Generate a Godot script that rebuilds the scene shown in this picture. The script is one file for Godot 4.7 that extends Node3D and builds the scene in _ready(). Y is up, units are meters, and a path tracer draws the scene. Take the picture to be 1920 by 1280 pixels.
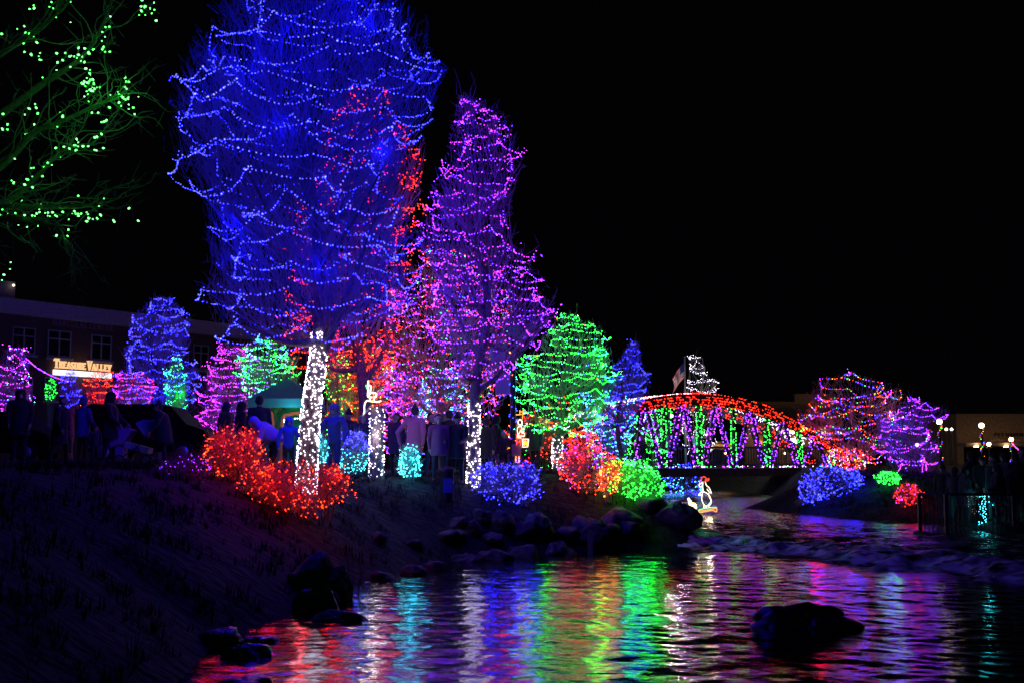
extends Node3D
# Night riverside park with trees, bushes and a footbridge wrapped in coloured light strings.

const FOCAL := 2200.0            # focal length in pixels of a 1920 wide picture
const EYE := Vector3(0, 0.45, 0) # the walkway on the left bank is y = 0
const POOL := -1.75              # water level of the near pool
const BULB := 0.41               # bulbs are drawn at this share of the sizes given below
const UPSTREAM := 0.22           # how much higher the water stands above the weir
var PITCH := atan(219.0 / FOCAL)
var rng := RandomNumberGenerator.new()
var noise := FastNoiseLite.new()
var names := {}
var E := {}                      # glowing bulb materials
var M := {}                      # surface materials
var bulb_mesh: ArrayMesh
var ball_mesh: ArrayMesh

# ---------------------------------------------------------------- places
func at(px: float, py: float, d: float) -> Vector3:
	var cx := (px - 960.0) / FOCAL
	var cy := (640.0 - py) / FOCAL
	var dir := Vector3(cx, cy * cos(PITCH) + sin(PITCH), cy * sin(PITCH) - cos(PITCH))
	return EYE + dir * (d / -dir.z)

func spot(px: float, d: float) -> Vector3:
	var p := at(px, 859.0, d)
	return Vector3(p.x, ground(p.x, d), -d)

var river := PackedVector2Array([Vector2(-3.4, -14), Vector2(-3.1, 8), Vector2(-3.07, 11.6), Vector2(-3.3, 14.6), Vector2(-2.85, 17.2), Vector2(-2.5, 21), Vector2(-1.15, 25.3), Vector2(0.49, 27), Vector2(1.78, 28), Vector2(4.0, 29.3), Vector2(4.8, 29.8), Vector2(5.3, 31), Vector2(5.5, 33.6), Vector2(5.7, 42.7), Vector2(4.9, 52), Vector2(3.6, 62), Vector2(1, 74), Vector2(-6, 90), Vector2(-3, 92), Vector2(4.0, 76), Vector2(6.2, 64), Vector2(6.9, 56), Vector2(7.7, 50), Vector2(9.0, 46), Vector2(9.6, 42.5), Vector2(10.3, 38), Vector2(11.7, 34.9), Vector2(11.4, 31.2), Vector2(11.9, 27.3), Vector2(12.5, 15), Vector2(12.5, -14)])

func shore(x: float, d: float) -> float:   # distance to the water's edge, negative in the river
	var p := Vector2(x, d)
	var best := 1e9
	for i in river.size():
		var q := Geometry2D.get_closest_point_to_segment(p, river[i], river[(i + 1) % river.size()])
		best = minf(best, p.distance_squared_to(q))
	best = sqrt(best)
	return -best if Geometry2D.is_point_in_polygon(p, river) else best

func ground(x: float, d: float) -> float:
	if x < -25.0 or x > 40.0 or d > 110.0 or d < -30.0:
		return 0.3 if x < -8.0 else 0.0
	var s := shore(x, d)
	if s < 0.0:
		return POOL - 0.15 - minf(0.8, -s * 0.5)
	var top := 0.3 * smoothstep(-4.0, -8.0, x)
	if x > 8.0:
		top = lerpf(-0.95, 0.0, smoothstep(33.0, 47.0, d))
	if x > 3.0:   # the hollow that the footbridge spans
		top = minf(top, -1.6 * smoothstep(46.0, 50.0, d) * (1.0 - smoothstep(72.0, 78.0, d)) * (1.0 - smoothstep(13.5, 16.5, x)) * smoothstep(3.0, 5.0, x))
	var t := minf(1.0, s / 4.6)
	var y := lerpf(POOL - 0.15, top, sin(t * PI / 2.0))
	return y + noise.get_noise_2d(x * 9.0, d * 9.0) * 0.10 * (1.0 - smoothstep(3.0, 6.0, s))

# ---------------------------------------------------------------- naming
func numbered(called: String) -> String:
	var n: int = names.get(called, 0)
	names[called] = n + 1
	return called if n == 0 else "%s_%03d" % [called, n]

func thing(called: String, label: String, category: String, where := Vector3.ZERO, turn := 0.0, group := "") -> Node3D:
	var o := Node3D.new()
	o.name = numbered(called)
	add_child(o)
	o.position = where
	o.rotation.y = turn
	return tag(o, label, category, group)

func tag(o: Node3D, label: String, category: String, group := "") -> Node3D:
	o.set_meta("label", label)
	o.set_meta("category", category)
	if group:
		o.set_meta("group", group)
	return o

func part(called: String, mesh: Mesh, mat: Material, parent: Node, kind := "") -> MeshInstance3D:
	var o := MeshInstance3D.new()
	o.name = called if parent != self else numbered(called)
	o.mesh = mesh
	o.material_override = mat
	parent.add_child(o, true)
	if kind:
		o.set_meta("kind", kind)
	return o

func bulbs(called: String, where: PackedVector3Array, r: float, mat: Material, parent: Node) -> void:
	if where.is_empty():
		return
	var mm := MultiMesh.new()
	mm.transform_format = MultiMesh.TRANSFORM_3D
	mm.mesh = bulb_mesh
	mm.instance_count = where.size()
	for i in where.size():
		var s := r * BULB * (rng.randf_range(0.7, 1.2) if rng.randf() > 0.03 else 1.9)
		var b := Basis.from_euler(Vector3(rng.randf() * 3.0, rng.randf() * 3.0, 0)).scaled(Vector3(s, s, s))
		mm.set_instance_transform(i, Transform3D(b, where[i]))
	var o := MultiMeshInstance3D.new()
	o.name = called
	o.multimesh = mm
	o.material_override = mat
	o.set_meta("kind", "stuff")
	parent.add_child(o, true)

func lamp(where: Vector3, color: Color, energy: float, parent: Node, size := 0.05) -> void:
	var l := OmniLight3D.new()
	l.name = "glow"
	l.position = where
	l.light_color = color
	l.light_energy = energy
	l.light_size = size
	l.omni_range = 40.0
	l.omni_attenuation = 2.0
	l.shadow_enabled = true
	parent.add_child(l, true)

# ---------------------------------------------------------------- meshes
class Shape:
	var v := PackedVector3Array()
	var n := PackedVector3Array()
	var c := PackedColorArray()
	var uv := PackedVector2Array()
	var i := PackedInt32Array()
	func tri(a: Vector3, b: Vector3, d: Vector3, out: Vector3) -> void:
		var k := v.size()
		var flip := (b - a).cross(d - a).dot(out) > 0.0
		v.append(a)
		v.append(d if flip else b)
		v.append(b if flip else d)
		var f := (b - a).cross(d - a).normalized()
		if f.dot(out) < 0.0:
			f = -f
		for q in 3:
			n.append(f)
			i.append(k + q)
	func quad(a: Vector3, b: Vector3, d: Vector3, e: Vector3, out: Vector3) -> void:
		tri(a, b, d, out)
		tri(a, d, e, out)
	func box(mid: Vector3, size: Vector3, turn := Basis()) -> Shape:
		var h := size / 2.0
		for ax in 3:
			for s: float in [-1.0, 1.0]:
				var o := Vector3.ZERO
				o[ax] = s
				var u := Vector3.ZERO
				u[(ax + 1) % 3] = h[(ax + 1) % 3]
				var w := Vector3.ZERO
				w[(ax + 2) % 3] = h[(ax + 2) % 3]
				var f := o * h[ax]
				quad(mid + turn * (f - u - w), mid + turn * (f + u - w), mid + turn * (f + u + w), mid + turn * (f - u + w), turn * o)
		return self
	func beam(a: Vector3, b: Vector3, wide: float, deep: float) -> Shape:
		var y := (b - a).normalized()
		var z := Vector3(0, 0, 1) if absf(y.z) < 0.9 else Vector3(1, 0, 0)
		var x := y.cross(z).normalized()
		z = x.cross(y)
		return box((a + b) / 2.0, Vector3(wide, a.distance_to(b), deep), Basis(x, y, z))
	func tube(p: PackedVector3Array, r0: float, r1: float, sides := 6, power := 1.0) -> Shape:
		var k := v.size()
		var m := p.size()
		var u := Vector3.ZERO
		for j in m:
			var t := (p[mini(j + 1, m - 1)] - p[maxi(j - 1, 0)]).normalized()
			if j == 0:
				u = t.cross(Vector3.RIGHT if absf(t.x) < 0.8 else Vector3.BACK).normalized()
			u = (u - t * u.dot(t)).normalized()
			var w := t.cross(u)
			var r := lerpf(r0, r1, pow(float(j) / (m - 1), power))
			for q in sides:
				var a := TAU * q / sides
				var o := u * cos(a) + w * sin(a)
				v.append(p[j] + o * r)
				n.append(o)
		for j in m - 1:
			for q in sides:
				var a0 := k + j * sides + q
				var a1 := k + j * sides + (q + 1) % sides
				i.append_array(PackedInt32Array([a0, a0 + sides, a1, a1, a0 + sides, a1 + sides]))
		for e: int in [0, m - 1]:
			var b := k + e * sides
			for q in range(1, sides - 1):
				i.append_array(PackedInt32Array([b, b + q, b + q + 1] if e == 0 else [b, b + q + 1, b + q]))
		return self
	func lathe(prof: Array, sides := 14, mid := Vector3.ZERO) -> Shape:   # prof: [radius, height] from the bottom up
		var k := v.size()
		for j in prof.size():
			var a: Array = prof[maxi(j - 1, 0)]
			var b: Array = prof[mini(j + 1, prof.size() - 1)]
			var s := Vector2(b[1] - a[1], a[0] - b[0]).normalized()
			for q in sides:
				var g := TAU * q / sides
				v.append(mid + Vector3(cos(g) * prof[j][0], prof[j][1], sin(g) * prof[j][0]))
				n.append(Vector3(cos(g) * s.x, s.y, sin(g) * s.x))
		for j in prof.size() - 1:
			for q in sides:
				var a0 := k + j * sides + q
				var a1 := k + j * sides + (q + 1) % sides
				i.append_array(PackedInt32Array([a0, a1, a0 + sides, a1, a1 + sides, a0 + sides]))
		return self
	func mesh() -> ArrayMesh:
		var arr := []
		arr.resize(Mesh.ARRAY_MAX)
		arr[Mesh.ARRAY_VERTEX] = v
		arr[Mesh.ARRAY_NORMAL] = n
		if c.size() == v.size() and c.size() > 0:
			arr[Mesh.ARRAY_COLOR] = c
		if uv.size() == v.size() and uv.size() > 0:
			arr[Mesh.ARRAY_TEX_UV] = uv
		arr[Mesh.ARRAY_INDEX] = i
		var am := ArrayMesh.new()
		am.add_surface_from_arrays(Mesh.PRIMITIVE_TRIANGLES, arr)
		return am

func boxm(mid: Vector3, size: Vector3) -> ArrayMesh:
	return Shape.new().box(mid, size).mesh()

func ball(sx: int, sy: int) -> ArrayMesh:
	var prof := []
	for j in sy + 1:
		var a := -PI / 2.0 + PI * j / sy
		prof.append([maxf(cos(a), 0.0), sin(a)])
	return Shape.new().lathe(prof, sx).mesh()

func curve(pts: Array, n: int) -> PackedVector3Array:   # Catmull-Rom through the points
	var out := PackedVector3Array()
	var m := pts.size() - 1
	for k in n + 1:
		var t := float(k) / n * m
		var j := mini(int(t), m - 1)
		var a: Vector3 = pts[maxi(j - 1, 0)]
		var b: Vector3 = pts[j]
		var c: Vector3 = pts[j + 1]
		var d: Vector3 = pts[mini(j + 2, m)]
		out.append(b.cubic_interpolate(c, a, d, t - j))
	return out

# ---------------------------------------------------------------- materials
func surf(called: String, r: float, g: float, b: float, rough := 0.85, metal := 0.0) -> StandardMaterial3D:
	var m := StandardMaterial3D.new()
	m.resource_name = called
	m.albedo_color = Color(r, g, b).linear_to_srgb()
	m.roughness = rough
	m.metallic = metal
	M[called] = m
	return m

func glow(called: String, r: float, g: float, b: float) -> void:
	var m := StandardMaterial3D.new()
	m.resource_name = called + "_bulb"
	var k := maxf(r, maxf(g, b))
	m.albedo_color = Color(0.2, 0.2, 0.2)
	m.emission_enabled = true
	m.emission = Color(r / k, g / k, b / k).linear_to_srgb()
	m.emission_energy_multiplier = k
	E[called] = m

func grain(m: StandardMaterial3D, freq: float, lo: float, hi: float, scale: float, relief := 0.0) -> void:
	var ns := FastNoiseLite.new()
	ns.seed = 7
	ns.frequency = freq
	ns.fractal_octaves = 5
	var t := NoiseTexture2D.new()
	t.width = 256
	t.height = 256
	t.seamless = true
	t.noise = ns
	var ramp := Gradient.new()
	ramp.set_color(0, Color(lo, lo, lo))
	ramp.set_color(1, Color(hi, hi, hi))
	t.color_ramp = ramp
	m.albedo_texture = t
	m.uv1_triplanar = true
	m.uv1_world_triplanar = true
	m.uv1_scale = Vector3(scale, scale, scale)
	if relief > 0.0:
		var h := NoiseTexture2D.new()
		h.width = 256
		h.height = 256
		h.seamless = true
		h.noise = ns
		m.heightmap_enabled = true
		m.heightmap_texture = h
		m.heightmap_scale = relief

func materials() -> void:
	glow("blue", 0.85, 0.9, 46.0)
	glow("violet_blue", 2.2, 0.9, 36.0)
	glow("red", 22.0, 0.36, 0.1)
	glow("amber_red", 36.0, 1.3, 0.1)
	glow("purple", 7.0, 0.55, 33.0)
	glow("green", 0.5, 26.0, 1.2)
	glow("near_green", 0.7, 7.0, 0.9)
	glow("teal", 1.3, 21.0, 27.0)
	glow("white", 12.0, 10.5, 14.0)
	glow("warm", 10.0, 6.0, 2.0)
	glow("orange", 22.0, 2.6, 0.12)
	glow("yellow", 11.0, 5.5, 0.2)
	glow("pink", 22.0, 0.7, 14.0)
	glow("rope_white", 2.3, 2.0, 1.45)
	glow("rope_red", 2.4, 0.12, 0.05)
	glow("rope_green", 0.4, 2.2, 0.7)
	glow("rope_orange", 2.4, 0.7, 0.1)
	glow("lamp_white", 12.0, 10.0, 6.5)
	glow("sign_letters", 1.15, 0.62, 0.28)
	glow("sign_panel", 1.5, 1.4, 1.35)
	grain(surf("bark", 0.32, 0.27, 0.24, 0.9), 0.03, 0.6, 1.0, 1.6, 2.0)
	surf("twig", 0.40, 0.35, 0.31, 0.8)
	surf("shrub", 0.42, 0.34, 0.28, 0.8)
	surf("leaf", 0.10, 0.14, 0.07, 0.7)
	surf("wire", 0.02, 0.04, 0.02, 0.6)
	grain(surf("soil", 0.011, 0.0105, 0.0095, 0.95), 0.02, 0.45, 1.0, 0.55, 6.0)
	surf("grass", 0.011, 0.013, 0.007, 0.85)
	grain(surf("paving", 0.17, 0.16, 0.15, 0.85), 0.03, 0.7, 1.0, 0.5, 0.6)
	grain(surf("kerb", 0.3, 0.29, 0.27, 0.85), 0.03, 0.7, 1.0, 1.0, 0.4)
	grain(surf("rock", 0.13, 0.125, 0.12, 0.75), 0.018, 0.45, 1.0, 0.8, 6.0)
	grain(surf("wet_rock", 0.07, 0.07, 0.075, 0.32), 0.018, 0.5, 1.0, 0.8, 6.0)
	grain(surf("concrete", 0.12, 0.115, 0.11, 0.9), 0.02, 0.6, 1.0, 0.5, 1.0)
	grain(surf("brick_wall", 0.11, 0.055, 0.045, 0.9), 0.05, 0.6, 1.0, 0.9, 0.8)
	grain(surf("cornice", 0.4, 0.37, 0.36, 0.9), 0.03, 0.75, 1.0, 0.6, 0.3)
	grain(surf("stucco", 0.36, 0.27, 0.19, 0.9), 0.03, 0.75, 1.0, 0.5, 0.5)
	surf("steel", 0.05, 0.05, 0.055, 0.5, 0.6)
	surf("dark_paint", 0.012, 0.012, 0.014, 0.35)
	surf("window_frame", 0.2, 0.2, 0.21, 0.6)
	surf("window_pane", 0.008, 0.01, 0.014, 0.08)
	surf("dim_letter", 0.16, 0.1, 0.1, 0.7)
	surf("pale_letter", 0.6, 0.5, 0.35, 0.7)
	surf("dark_letter", 0.03, 0.018, 0.012, 0.8)
	surf("timber", 0.5, 0.3, 0.12, 0.7)
	surf("teal_canvas", 0.03, 0.3, 0.36, 0.85)
	surf("yellow_canvas", 0.75, 0.5, 0.1, 0.85)
	surf("blue_panel", 0.03, 0.06, 0.55, 0.5)
	surf("bin_dark", 0.015, 0.016, 0.02, 0.6)
	surf("car_paint", 0.006, 0.006, 0.008, 0.6).metallic_specular = 0.15
	surf("rubber", 0.01, 0.01, 0.01, 0.9)
	surf("flag_red", 0.5, 0.02, 0.03, 0.8)
	surf("flag_white", 0.75, 0.75, 0.75, 0.8)
	surf("flag_blue", 0.02, 0.03, 0.2, 0.8)
	surf("pole_metal", 0.5, 0.5, 0.5, 0.35, 0.8)
	surf("plain_cloth", 0.35, 0.12, 0.5, 0.9)
	surf("pale_cloth", 0.3, 0.3, 0.5, 0.9)
	surf("tinsel", 0.6, 0.5, 0.35, 0.35, 0.8)
	surf("crate", 0.2, 0.17, 0.22, 0.7)
	var p := StandardMaterial3D.new()
	p.resource_name = "person_cloth"
	p.vertex_color_use_as_albedo = true
	p.roughness = 0.88
	p.rim_enabled = true
	p.rim = 0.3
	M.person = p

# ---------------------------------------------------------------- trees hung with light strings
# prof rows: [picture row, left edge, right edge] of the crown at distance d, giving its real outline
func string_tree(called: String, label: String, base: Array, prof: Array, cols: Array, o := {}) -> Node3D:
	rng.seed = hash(label)
	var d: float = base[1]
	var root := spot(base[0], d)
	var t := thing(called, label, "tree", root, 0.0, o.get("group", ""))
	var hs := PackedFloat32Array()
	var ls := PackedFloat32Array()
	var rs := PackedFloat32Array()
	for k in range(prof.size() - 1, -1, -1):
		hs.append(at(960, prof[k][0], d).y - root.y)
		ls.append(at(prof[k][1], prof[k][0], d).x - root.x)
		rs.append(at(prof[k][2], prof[k][0], d).x - root.x)
	var low := hs[0]
	var top := hs[hs.size() - 1]
	var lean: float = 0.0
	for k in hs.size():
		lean += (ls[k] + rs[k]) / 2.0 / hs.size()
	var reach := func(h: float) -> Vector2:
		var k := 0
		while k < hs.size() - 2 and h > hs[k + 1]:
			k += 1
		var f := clampf((h - hs[k]) / maxf(hs[k + 1] - hs[k], 0.01), 0.0, 1.0)
		return Vector2(lerpf(ls[k], ls[k + 1], f), lerpf(rs[k], rs[k + 1], f))
	var axis := func(h: float) -> float:
		var lr: Vector2 = reach.call(h)
		if o.has("lean"):   # the picture column that the trunk leans to at the foot of the crown
			var to := at(o.lean, 640, d).x - root.x
			return to * h / low if h < low else lerpf(to, (lr.x + lr.y) / 2.0, smoothstep(low, low + (top - low) * 0.6, h))
		return lerpf(0.0, (lr.x + lr.y) / 2.0, smoothstep(0.0, low + (top - low) * 0.6, h))
	var flat: float = o.get("deep", 0.85)
	var shell := func(h: float, a: float, f: float) -> Vector3:
		var lr: Vector2 = reach.call(h)
		var mid := (lr.x + lr.y) / 2.0
		var half := (lr.y - lr.x) / 2.0 * f
		return Vector3(mid + cos(a) * half, h, sin(a) * half * flat)
	# trunk and limbs
	var tr: float = o.get("trunk", 0.16)
	var pts := []
	for k in 7:
		var h := (low + (top - low) * 0.75) * k / 6.0
		pts.append(Vector3(axis.call(h) + (0.0 if k == 0 else rng.randf_range(-0.06, 0.06)), h - (0.15 if k == 0 else 0.0), rng.randf_range(-0.05, 0.05)))
	var spine := curve(pts, 18)
	part("trunk", Shape.new().tube(spine, tr, tr * 0.22, 9).mesh(), M.bark, t)
	var twig := Shape.new()
	var limbs: int = o.get("limbs", 12)
	var twigs: int = o.get("twigs", 1500)
	var tl: float = o.get("twig", 0.7)
	var tw: float = o.get("thick", 0.007)
	var paths := []
	for k in limbs:
		var f := (k + 0.5) / limbs
		var s := int(clampf((low * 0.85 + (top - low) * 0.6 * f) / (low + (top - low) * 0.75), 0.12, 0.92) * 18)
		var a := k * 2.4 + rng.randf_range(-0.4, 0.4)
		var st: Vector3 = spine[s]
		var rise := rng.randf_range(0.22, 0.5) if k % 2 == 0 else rng.randf_range(-0.02, 0.16)
		var eh := clampf(st.y + (top - low) * rise, low + 0.08, top - 0.05)
		var en: Vector3 = shell.call(eh, a, rng.randf_range(0.75, 0.97))
		var md := st.lerp(en, 0.5) + Vector3(0, -0.1 * (top - low) * 0.2, 0)
		var pa := curve([st, md, en], 9)
		paths.append(pa)
		part("limb", Shape.new().tube(pa, tr * lerpf(0.5, 0.26, f), 0.014, 6).mesh(), M.bark, t)
		for b in 5:
			var j := rng.randi_range(2, 8)
			var bh := clampf(pa[j].y + rng.randf_range(0.1, 0.25) * (top - low), low, top)
			var be: Vector3 = shell.call(bh, a + rng.randf_range(-0.9, 0.9), rng.randf_range(0.7, 1.0))
			var pb := curve([pa[j], pa[j].lerp(be, 0.5) + Vector3(0, -0.06, 0), be], 6)
			paths.append(pb)
			twig.tube(pb, 0.018, 0.006, 4)
	var up: float = o.get("up", 0.9)
	for k in twigs:
		var pa: PackedVector3Array = paths[rng.randi() % paths.size()]
		var p := pa[rng.randi_range(pa.size() / 3, pa.size() - 1)]
		if k % 5 < 3:
			var h := rng.randf_range(low, top)
			p = shell.call(h, rng.randf() * TAU, sqrt(rng.randf()) * 0.95)
		var dirn := (Vector3(p.x - axis.call(p.y), 0, p.z).normalized() * rng.randf_range(0.1, 0.6) + Vector3(rng.randfn() * 0.3, up, rng.randfn() * 0.3)).normalized()
		var q := p + dirn * tl * rng.randf_range(0.4, 1.2)
		for tries in 4:   # keep the spray of twigs near the crown's outline
			var lr: Vector2 = reach.call(clampf(q.y, low, top))
			var e := Vector2((q.x - (lr.x + lr.y) / 2.0) / maxf((lr.y - lr.x) / 2.0, 0.05), q.z / maxf((lr.y - lr.x) / 2.0 * flat, 0.05)).length()
			var rim := 0.9 + 0.45 * noise.get_noise_3d(q.x * 34.0, q.y * 60.0, q.z * 34.0)
			if (e < rim and q.y < top + 0.1) or rng.randf() < 0.02:
				break
			q = p.lerp(q, 0.6)
		var bow := Vector3(rng.randfn(), rng.randfn(), rng.randfn()) * 0.09 * tl
		twig.tube(PackedVector3Array([p, p.lerp(q, 0.5) + bow, q]), tw, tw * 0.4, 3)
	part("twigs", twig.mesh(), M.twig, t, "stuff")
	# light strings: rows of strands that sag between branch tips
	var by := {}
	for c in cols:
		by[c[0]] = PackedVector3Array()
	var wire := Shape.new()
	var step: float = o.get("row", 0.42)
	var gap: float = o.get("gap", 0.12) * 0.82
	var span: float = o.get("span", 1.1)
	var sagk: float = o.get("sag", 0.1)
	var rows := int((top - low) / step)
	var lit := PackedVector3Array()
	var strands := []
	for row in rows + 1:
		var h0 := low + 0.05 + (top - low - 0.05) * row / maxf(rows, 1)
		var lr: Vector2 = reach.call(h0)
		var n := clampi(int(PI * (lr.y - lr.x) / span), 5, 15)
		var anchors := []
		var off := rng.randf() * TAU
		var tilt := rng.randf_range(-0.3, 0.3) * step
		var ragged := rng.randf_range(0.9, 1.05)
		for k in n:
			var a := off + TAU * (k + rng.randf_range(-0.3, 0.3)) / n
			var h := clampf(h0 + rng.randf_range(-0.55, 0.55) * step + tilt * cos(a), low, top)
			var f := rng.randf_range(0.96, 1.1) if rng.randf() < 0.45 else rng.randf_range(0.68, 0.95)
			anchors.append(shell.call(h, a, ragged * f))
		var mono: String = cols[rng.randi() % cols.size()][0] if o.get("by_row", false) else ""
		for k in n:
			strands.append([anchors[k], anchors[(k + 1) % n], mono])
		if rng.randf() < o.get("cross", 0.4):   # a strand that wanders to another level
			var a := rng.randf() * TAU
			var h1 := clampf(h0 + rng.randf_range(-2.2, 2.2) * step, low, top)
			strands.append([shell.call(h0, a, rng.randf_range(0.7, 1.02)), shell.call(h1, a + rng.randf_range(-0.5, 0.5), rng.randf_range(0.7, 1.02)), mono])
	for s in strands:
		var a: Vector3 = s[0]
		var b: Vector3 = s[1]
		var ln := a.distance_to(b)
		var sag := ln * sagk * rng.randf_range(0.2, 1.9)
		var last := a
		var m := maxi(3, int(ln / 0.3))
		var sofar := rng.randf() * gap
		var kink := Vector3(rng.randfn(), rng.randfn(), rng.randfn()) * ln * 0.03
		for j in range(1, m + 1):
			var f := float(j) / m
			var p := a.lerp(b, f) - Vector3(0, sag * 4.0 * f * (1.0 - f), 0) + kink * sin(f * TAU)
			wire.tube(PackedVector3Array([last, p]), 0.004, 0.004, 3)
			var sl := last.distance_to(p)
			while sofar < sl:
				var w := last.lerp(p, sofar / sl) + Vector3(rng.randfn(), rng.randfn(), rng.randfn()) * gap * 0.07
				if rng.randf() > 0.03:   # some bulbs are dead
					by[s[2] if s[2] else pick(cols)].append(w)
					lit.append(w)
				sofar += gap * rng.randf_range(0.6, 1.4)
			sofar -= sl
			last = p
		if rng.randf() < o.get("tips", 0.25):   # spare string bunched at a branch tip
			for j in 6:
				by[s[2] if s[2] else pick(cols)].append(a + Vector3(rng.randfn(), rng.randfn(), rng.randfn()) * gap * 0.8)
	part("light_wire", wire.mesh(), M.wire, t, "stuff")
	for c in by:
		bulbs("light_bulbs", by[c], o.get("bulb", 0.024), E[c], t)
	if o.has("wrap"):
		var w: Array = o.wrap     # [colour, picture row of its upper end, bulbs]
		var wt := at(960, w[1], d).y - root.y
		var on := PackedVector3Array()
		for k in int(w[2]):
			var h := wt * k / float(w[2]) + rng.randf_range(-0.03, 0.03)
			var f := clampf(h / spine[18].y, 0, 1) * 18.0
			var j := mini(int(f), 17)
			var c := spine[j].lerp(spine[j + 1], f - j)
			var r := lerpf(tr, tr * 0.22, f / 18.0) + 0.02
			var a := rng.randf() * TAU
			on.append(c + Vector3(cos(a) * r, 0, sin(a) * r))
		bulbs("trunk_light_bulbs", on, o.get("wrap_bulb", o.get("bulb", 0.024)), E[w[0]], t)
	for k in int(o.get("glows", 2)):
		var c: String = cols[k % cols.size()][0] if cols[k % cols.size()][1] > 0.2 else cols[0][0]
		lamp(lit[rng.randi() % lit.size()] + Vector3(0, 0.08, 0), pure(E[c].emission), o.get("glow", 0.7) * 0.6, t, 0.12)
	return t

func pure(c: Color) -> Color:   # the colour of the light that a coloured bulb casts, without its white-hot core
	return Color(c.r * c.r, c.g * c.g, c.b * c.b)

func pick(cols: Array) -> String:
	var total := 0.0
	for c in cols:
		total += c[1]
	var r := rng.randf() * total
	for c in cols:
		r -= c[1]
		if r <= 0.0:
			return c[0]
	return cols[0][0]

# ---------------------------------------------------------------- bushes covered with light nets
# lobes: [x, y, half width, half height] in picture units at distance d, made round in depth
func light_bush(called: String, label: String, d: float, lobes: Array, cols: Array, count: int, o := {}) -> Node3D:
	rng.seed = hash(label)
	var c0: Array = lobes[0]
	var root := spot(c0[0], d)
	var t := thing(called, label, "bush", root, 0.0, o.get("group", ""))
	var k := d / FOCAL
	var deep: float = o.get("deep", 0.85)
	var ell := []
	var area := 0.0
	for l in lobes:
		ell.append([at(l[0], l[1], d) - root, Vector3(l[2] * k, l[3] * k, l[2] * k * deep)])
		area += l[2] * l[3]
	var ns := FastNoiseLite.new()
	ns.seed = hash(label) % 1000
	ns.frequency = 0.9
	var stems := Shape.new()
	for q in 14:
		var e: Array = ell[q % ell.size()]
		var dn := Vector3(rng.randfn(), 0.6 + rng.randf(), rng.randfn()).normalized()
		var foot := Vector3(e[0].x + rng.randfn() * e[1].x * 0.2, -0.1, rng.randfn() * 0.1)
		var tip: Vector3 = e[0] + dn * e[1] * 0.8
		stems.tube(curve([foot, foot.lerp(tip, 0.5) + Vector3(0, 0.1, 0), tip], 5), 0.02, 0.006, 4)
	part("stem", stems.mesh(), M.bark, t)
	var mass := Shape.new()
	var size: float = o.get("leaf", 0.05)
	for q in int(o.get("leaves", 3500)):
		var e: Array = ell[0]
		var r := rng.randf() * area
		for j in ell.size():
			e = ell[j]
			r -= lobes[j][2] * lobes[j][3]
			if r <= 0.0:
				break
		var u := Vector3(rng.randfn(), rng.randfn(), rng.randfn()).normalized()
		var rad := lerpf(0.45, 1.0, pow(rng.randf(), 0.5)) * (1.0 + ns.get_noise_3dv(u * 1.4 + e[0]) * 0.45)
		var p: Vector3 = e[0] + u * e[1] * rad
		var s := size * rng.randf_range(0.5, 1.3)
		var x := Vector3(rng.randfn(), rng.randfn(), rng.randfn()).normalized()
		var y := x.cross(u).normalized()
		if q % 3 == 0:
			mass.tube(PackedVector3Array([p, p + (u + x * 0.5 + Vector3(0, 0.4, 0)) * s * 2.2]), 0.005, 0.002, 3)
		else:
			mass.tri(p, p + x * s, p + x * s * 0.5 + y * s * 0.45 + u * s * 0.2, u)
	part("foliage", mass.mesh(), M[o.get("mat", "shrub")], t, "stuff")
	var by := {}
	for c in cols:
		by[c[0]] = PackedVector3Array()
	var made := 0
	while made < count:
		var j := 0
		var r := rng.randf() * area
		for q in ell.size():
			j = q
			r -= lobes[q][2] * lobes[q][3]
			if r <= 0.0:
				break
		var e: Array = ell[j]
		var u := Vector3(rng.randfn(), rng.randfn() + 0.12, rng.randfn()).normalized()
		var rad := (0.9 + rng.randf() * 0.2) * (1.0 + ns.get_noise_3dv(u * 1.4 + e[0]) * 0.45)
		var p: Vector3 = e[0] + u * e[1] * rad
		var hidden := false
		for q in ell.size():
			if q != j and ((p - ell[q][0]) / ell[q][1]).length() < 0.85:
				hidden = true
		made += 1
		if hidden:
			continue
		var c := pick(cols)
		if o.has("right_col") and u.x + rng.randfn() * 0.2 > 0.1:
			c = o.right_col
		if o.has("low_col") and p.y < ell[0][0].y + rng.randfn() * 0.06:
			c = o.low_col
		if not by.has(c):
			by[c] = PackedVector3Array()
		by[c].append(p)
	for c in by:
		bulbs("light_bulbs", by[c], o.get("bulb", 0.02), E[c], t)
	for e in ell:
		lamp(e[0] + Vector3(e[1].x * 0.3, e[1].y * 0.4, e[1].z * 1.1 + 0.06), pure(E[cols[0][0]].emission), o.get("glow", 0.15) * 0.5, t)
	return t

# ---------------------------------------------------------------- people
func person(label: String, px: float, d: float, tall: float, turn: float, pose: Dictionary, top: Color, legs: Color, head: Color, group := "", lift := 0.0) -> Node3D:
	var root := spot(px, d)
	root.y += lift
	var t := thing("person", label, "person", root, deg_to_rad(turn), group)
	part("body", body_mesh(tall, pose, top, legs, head), M.person, t)
	return t

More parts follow.
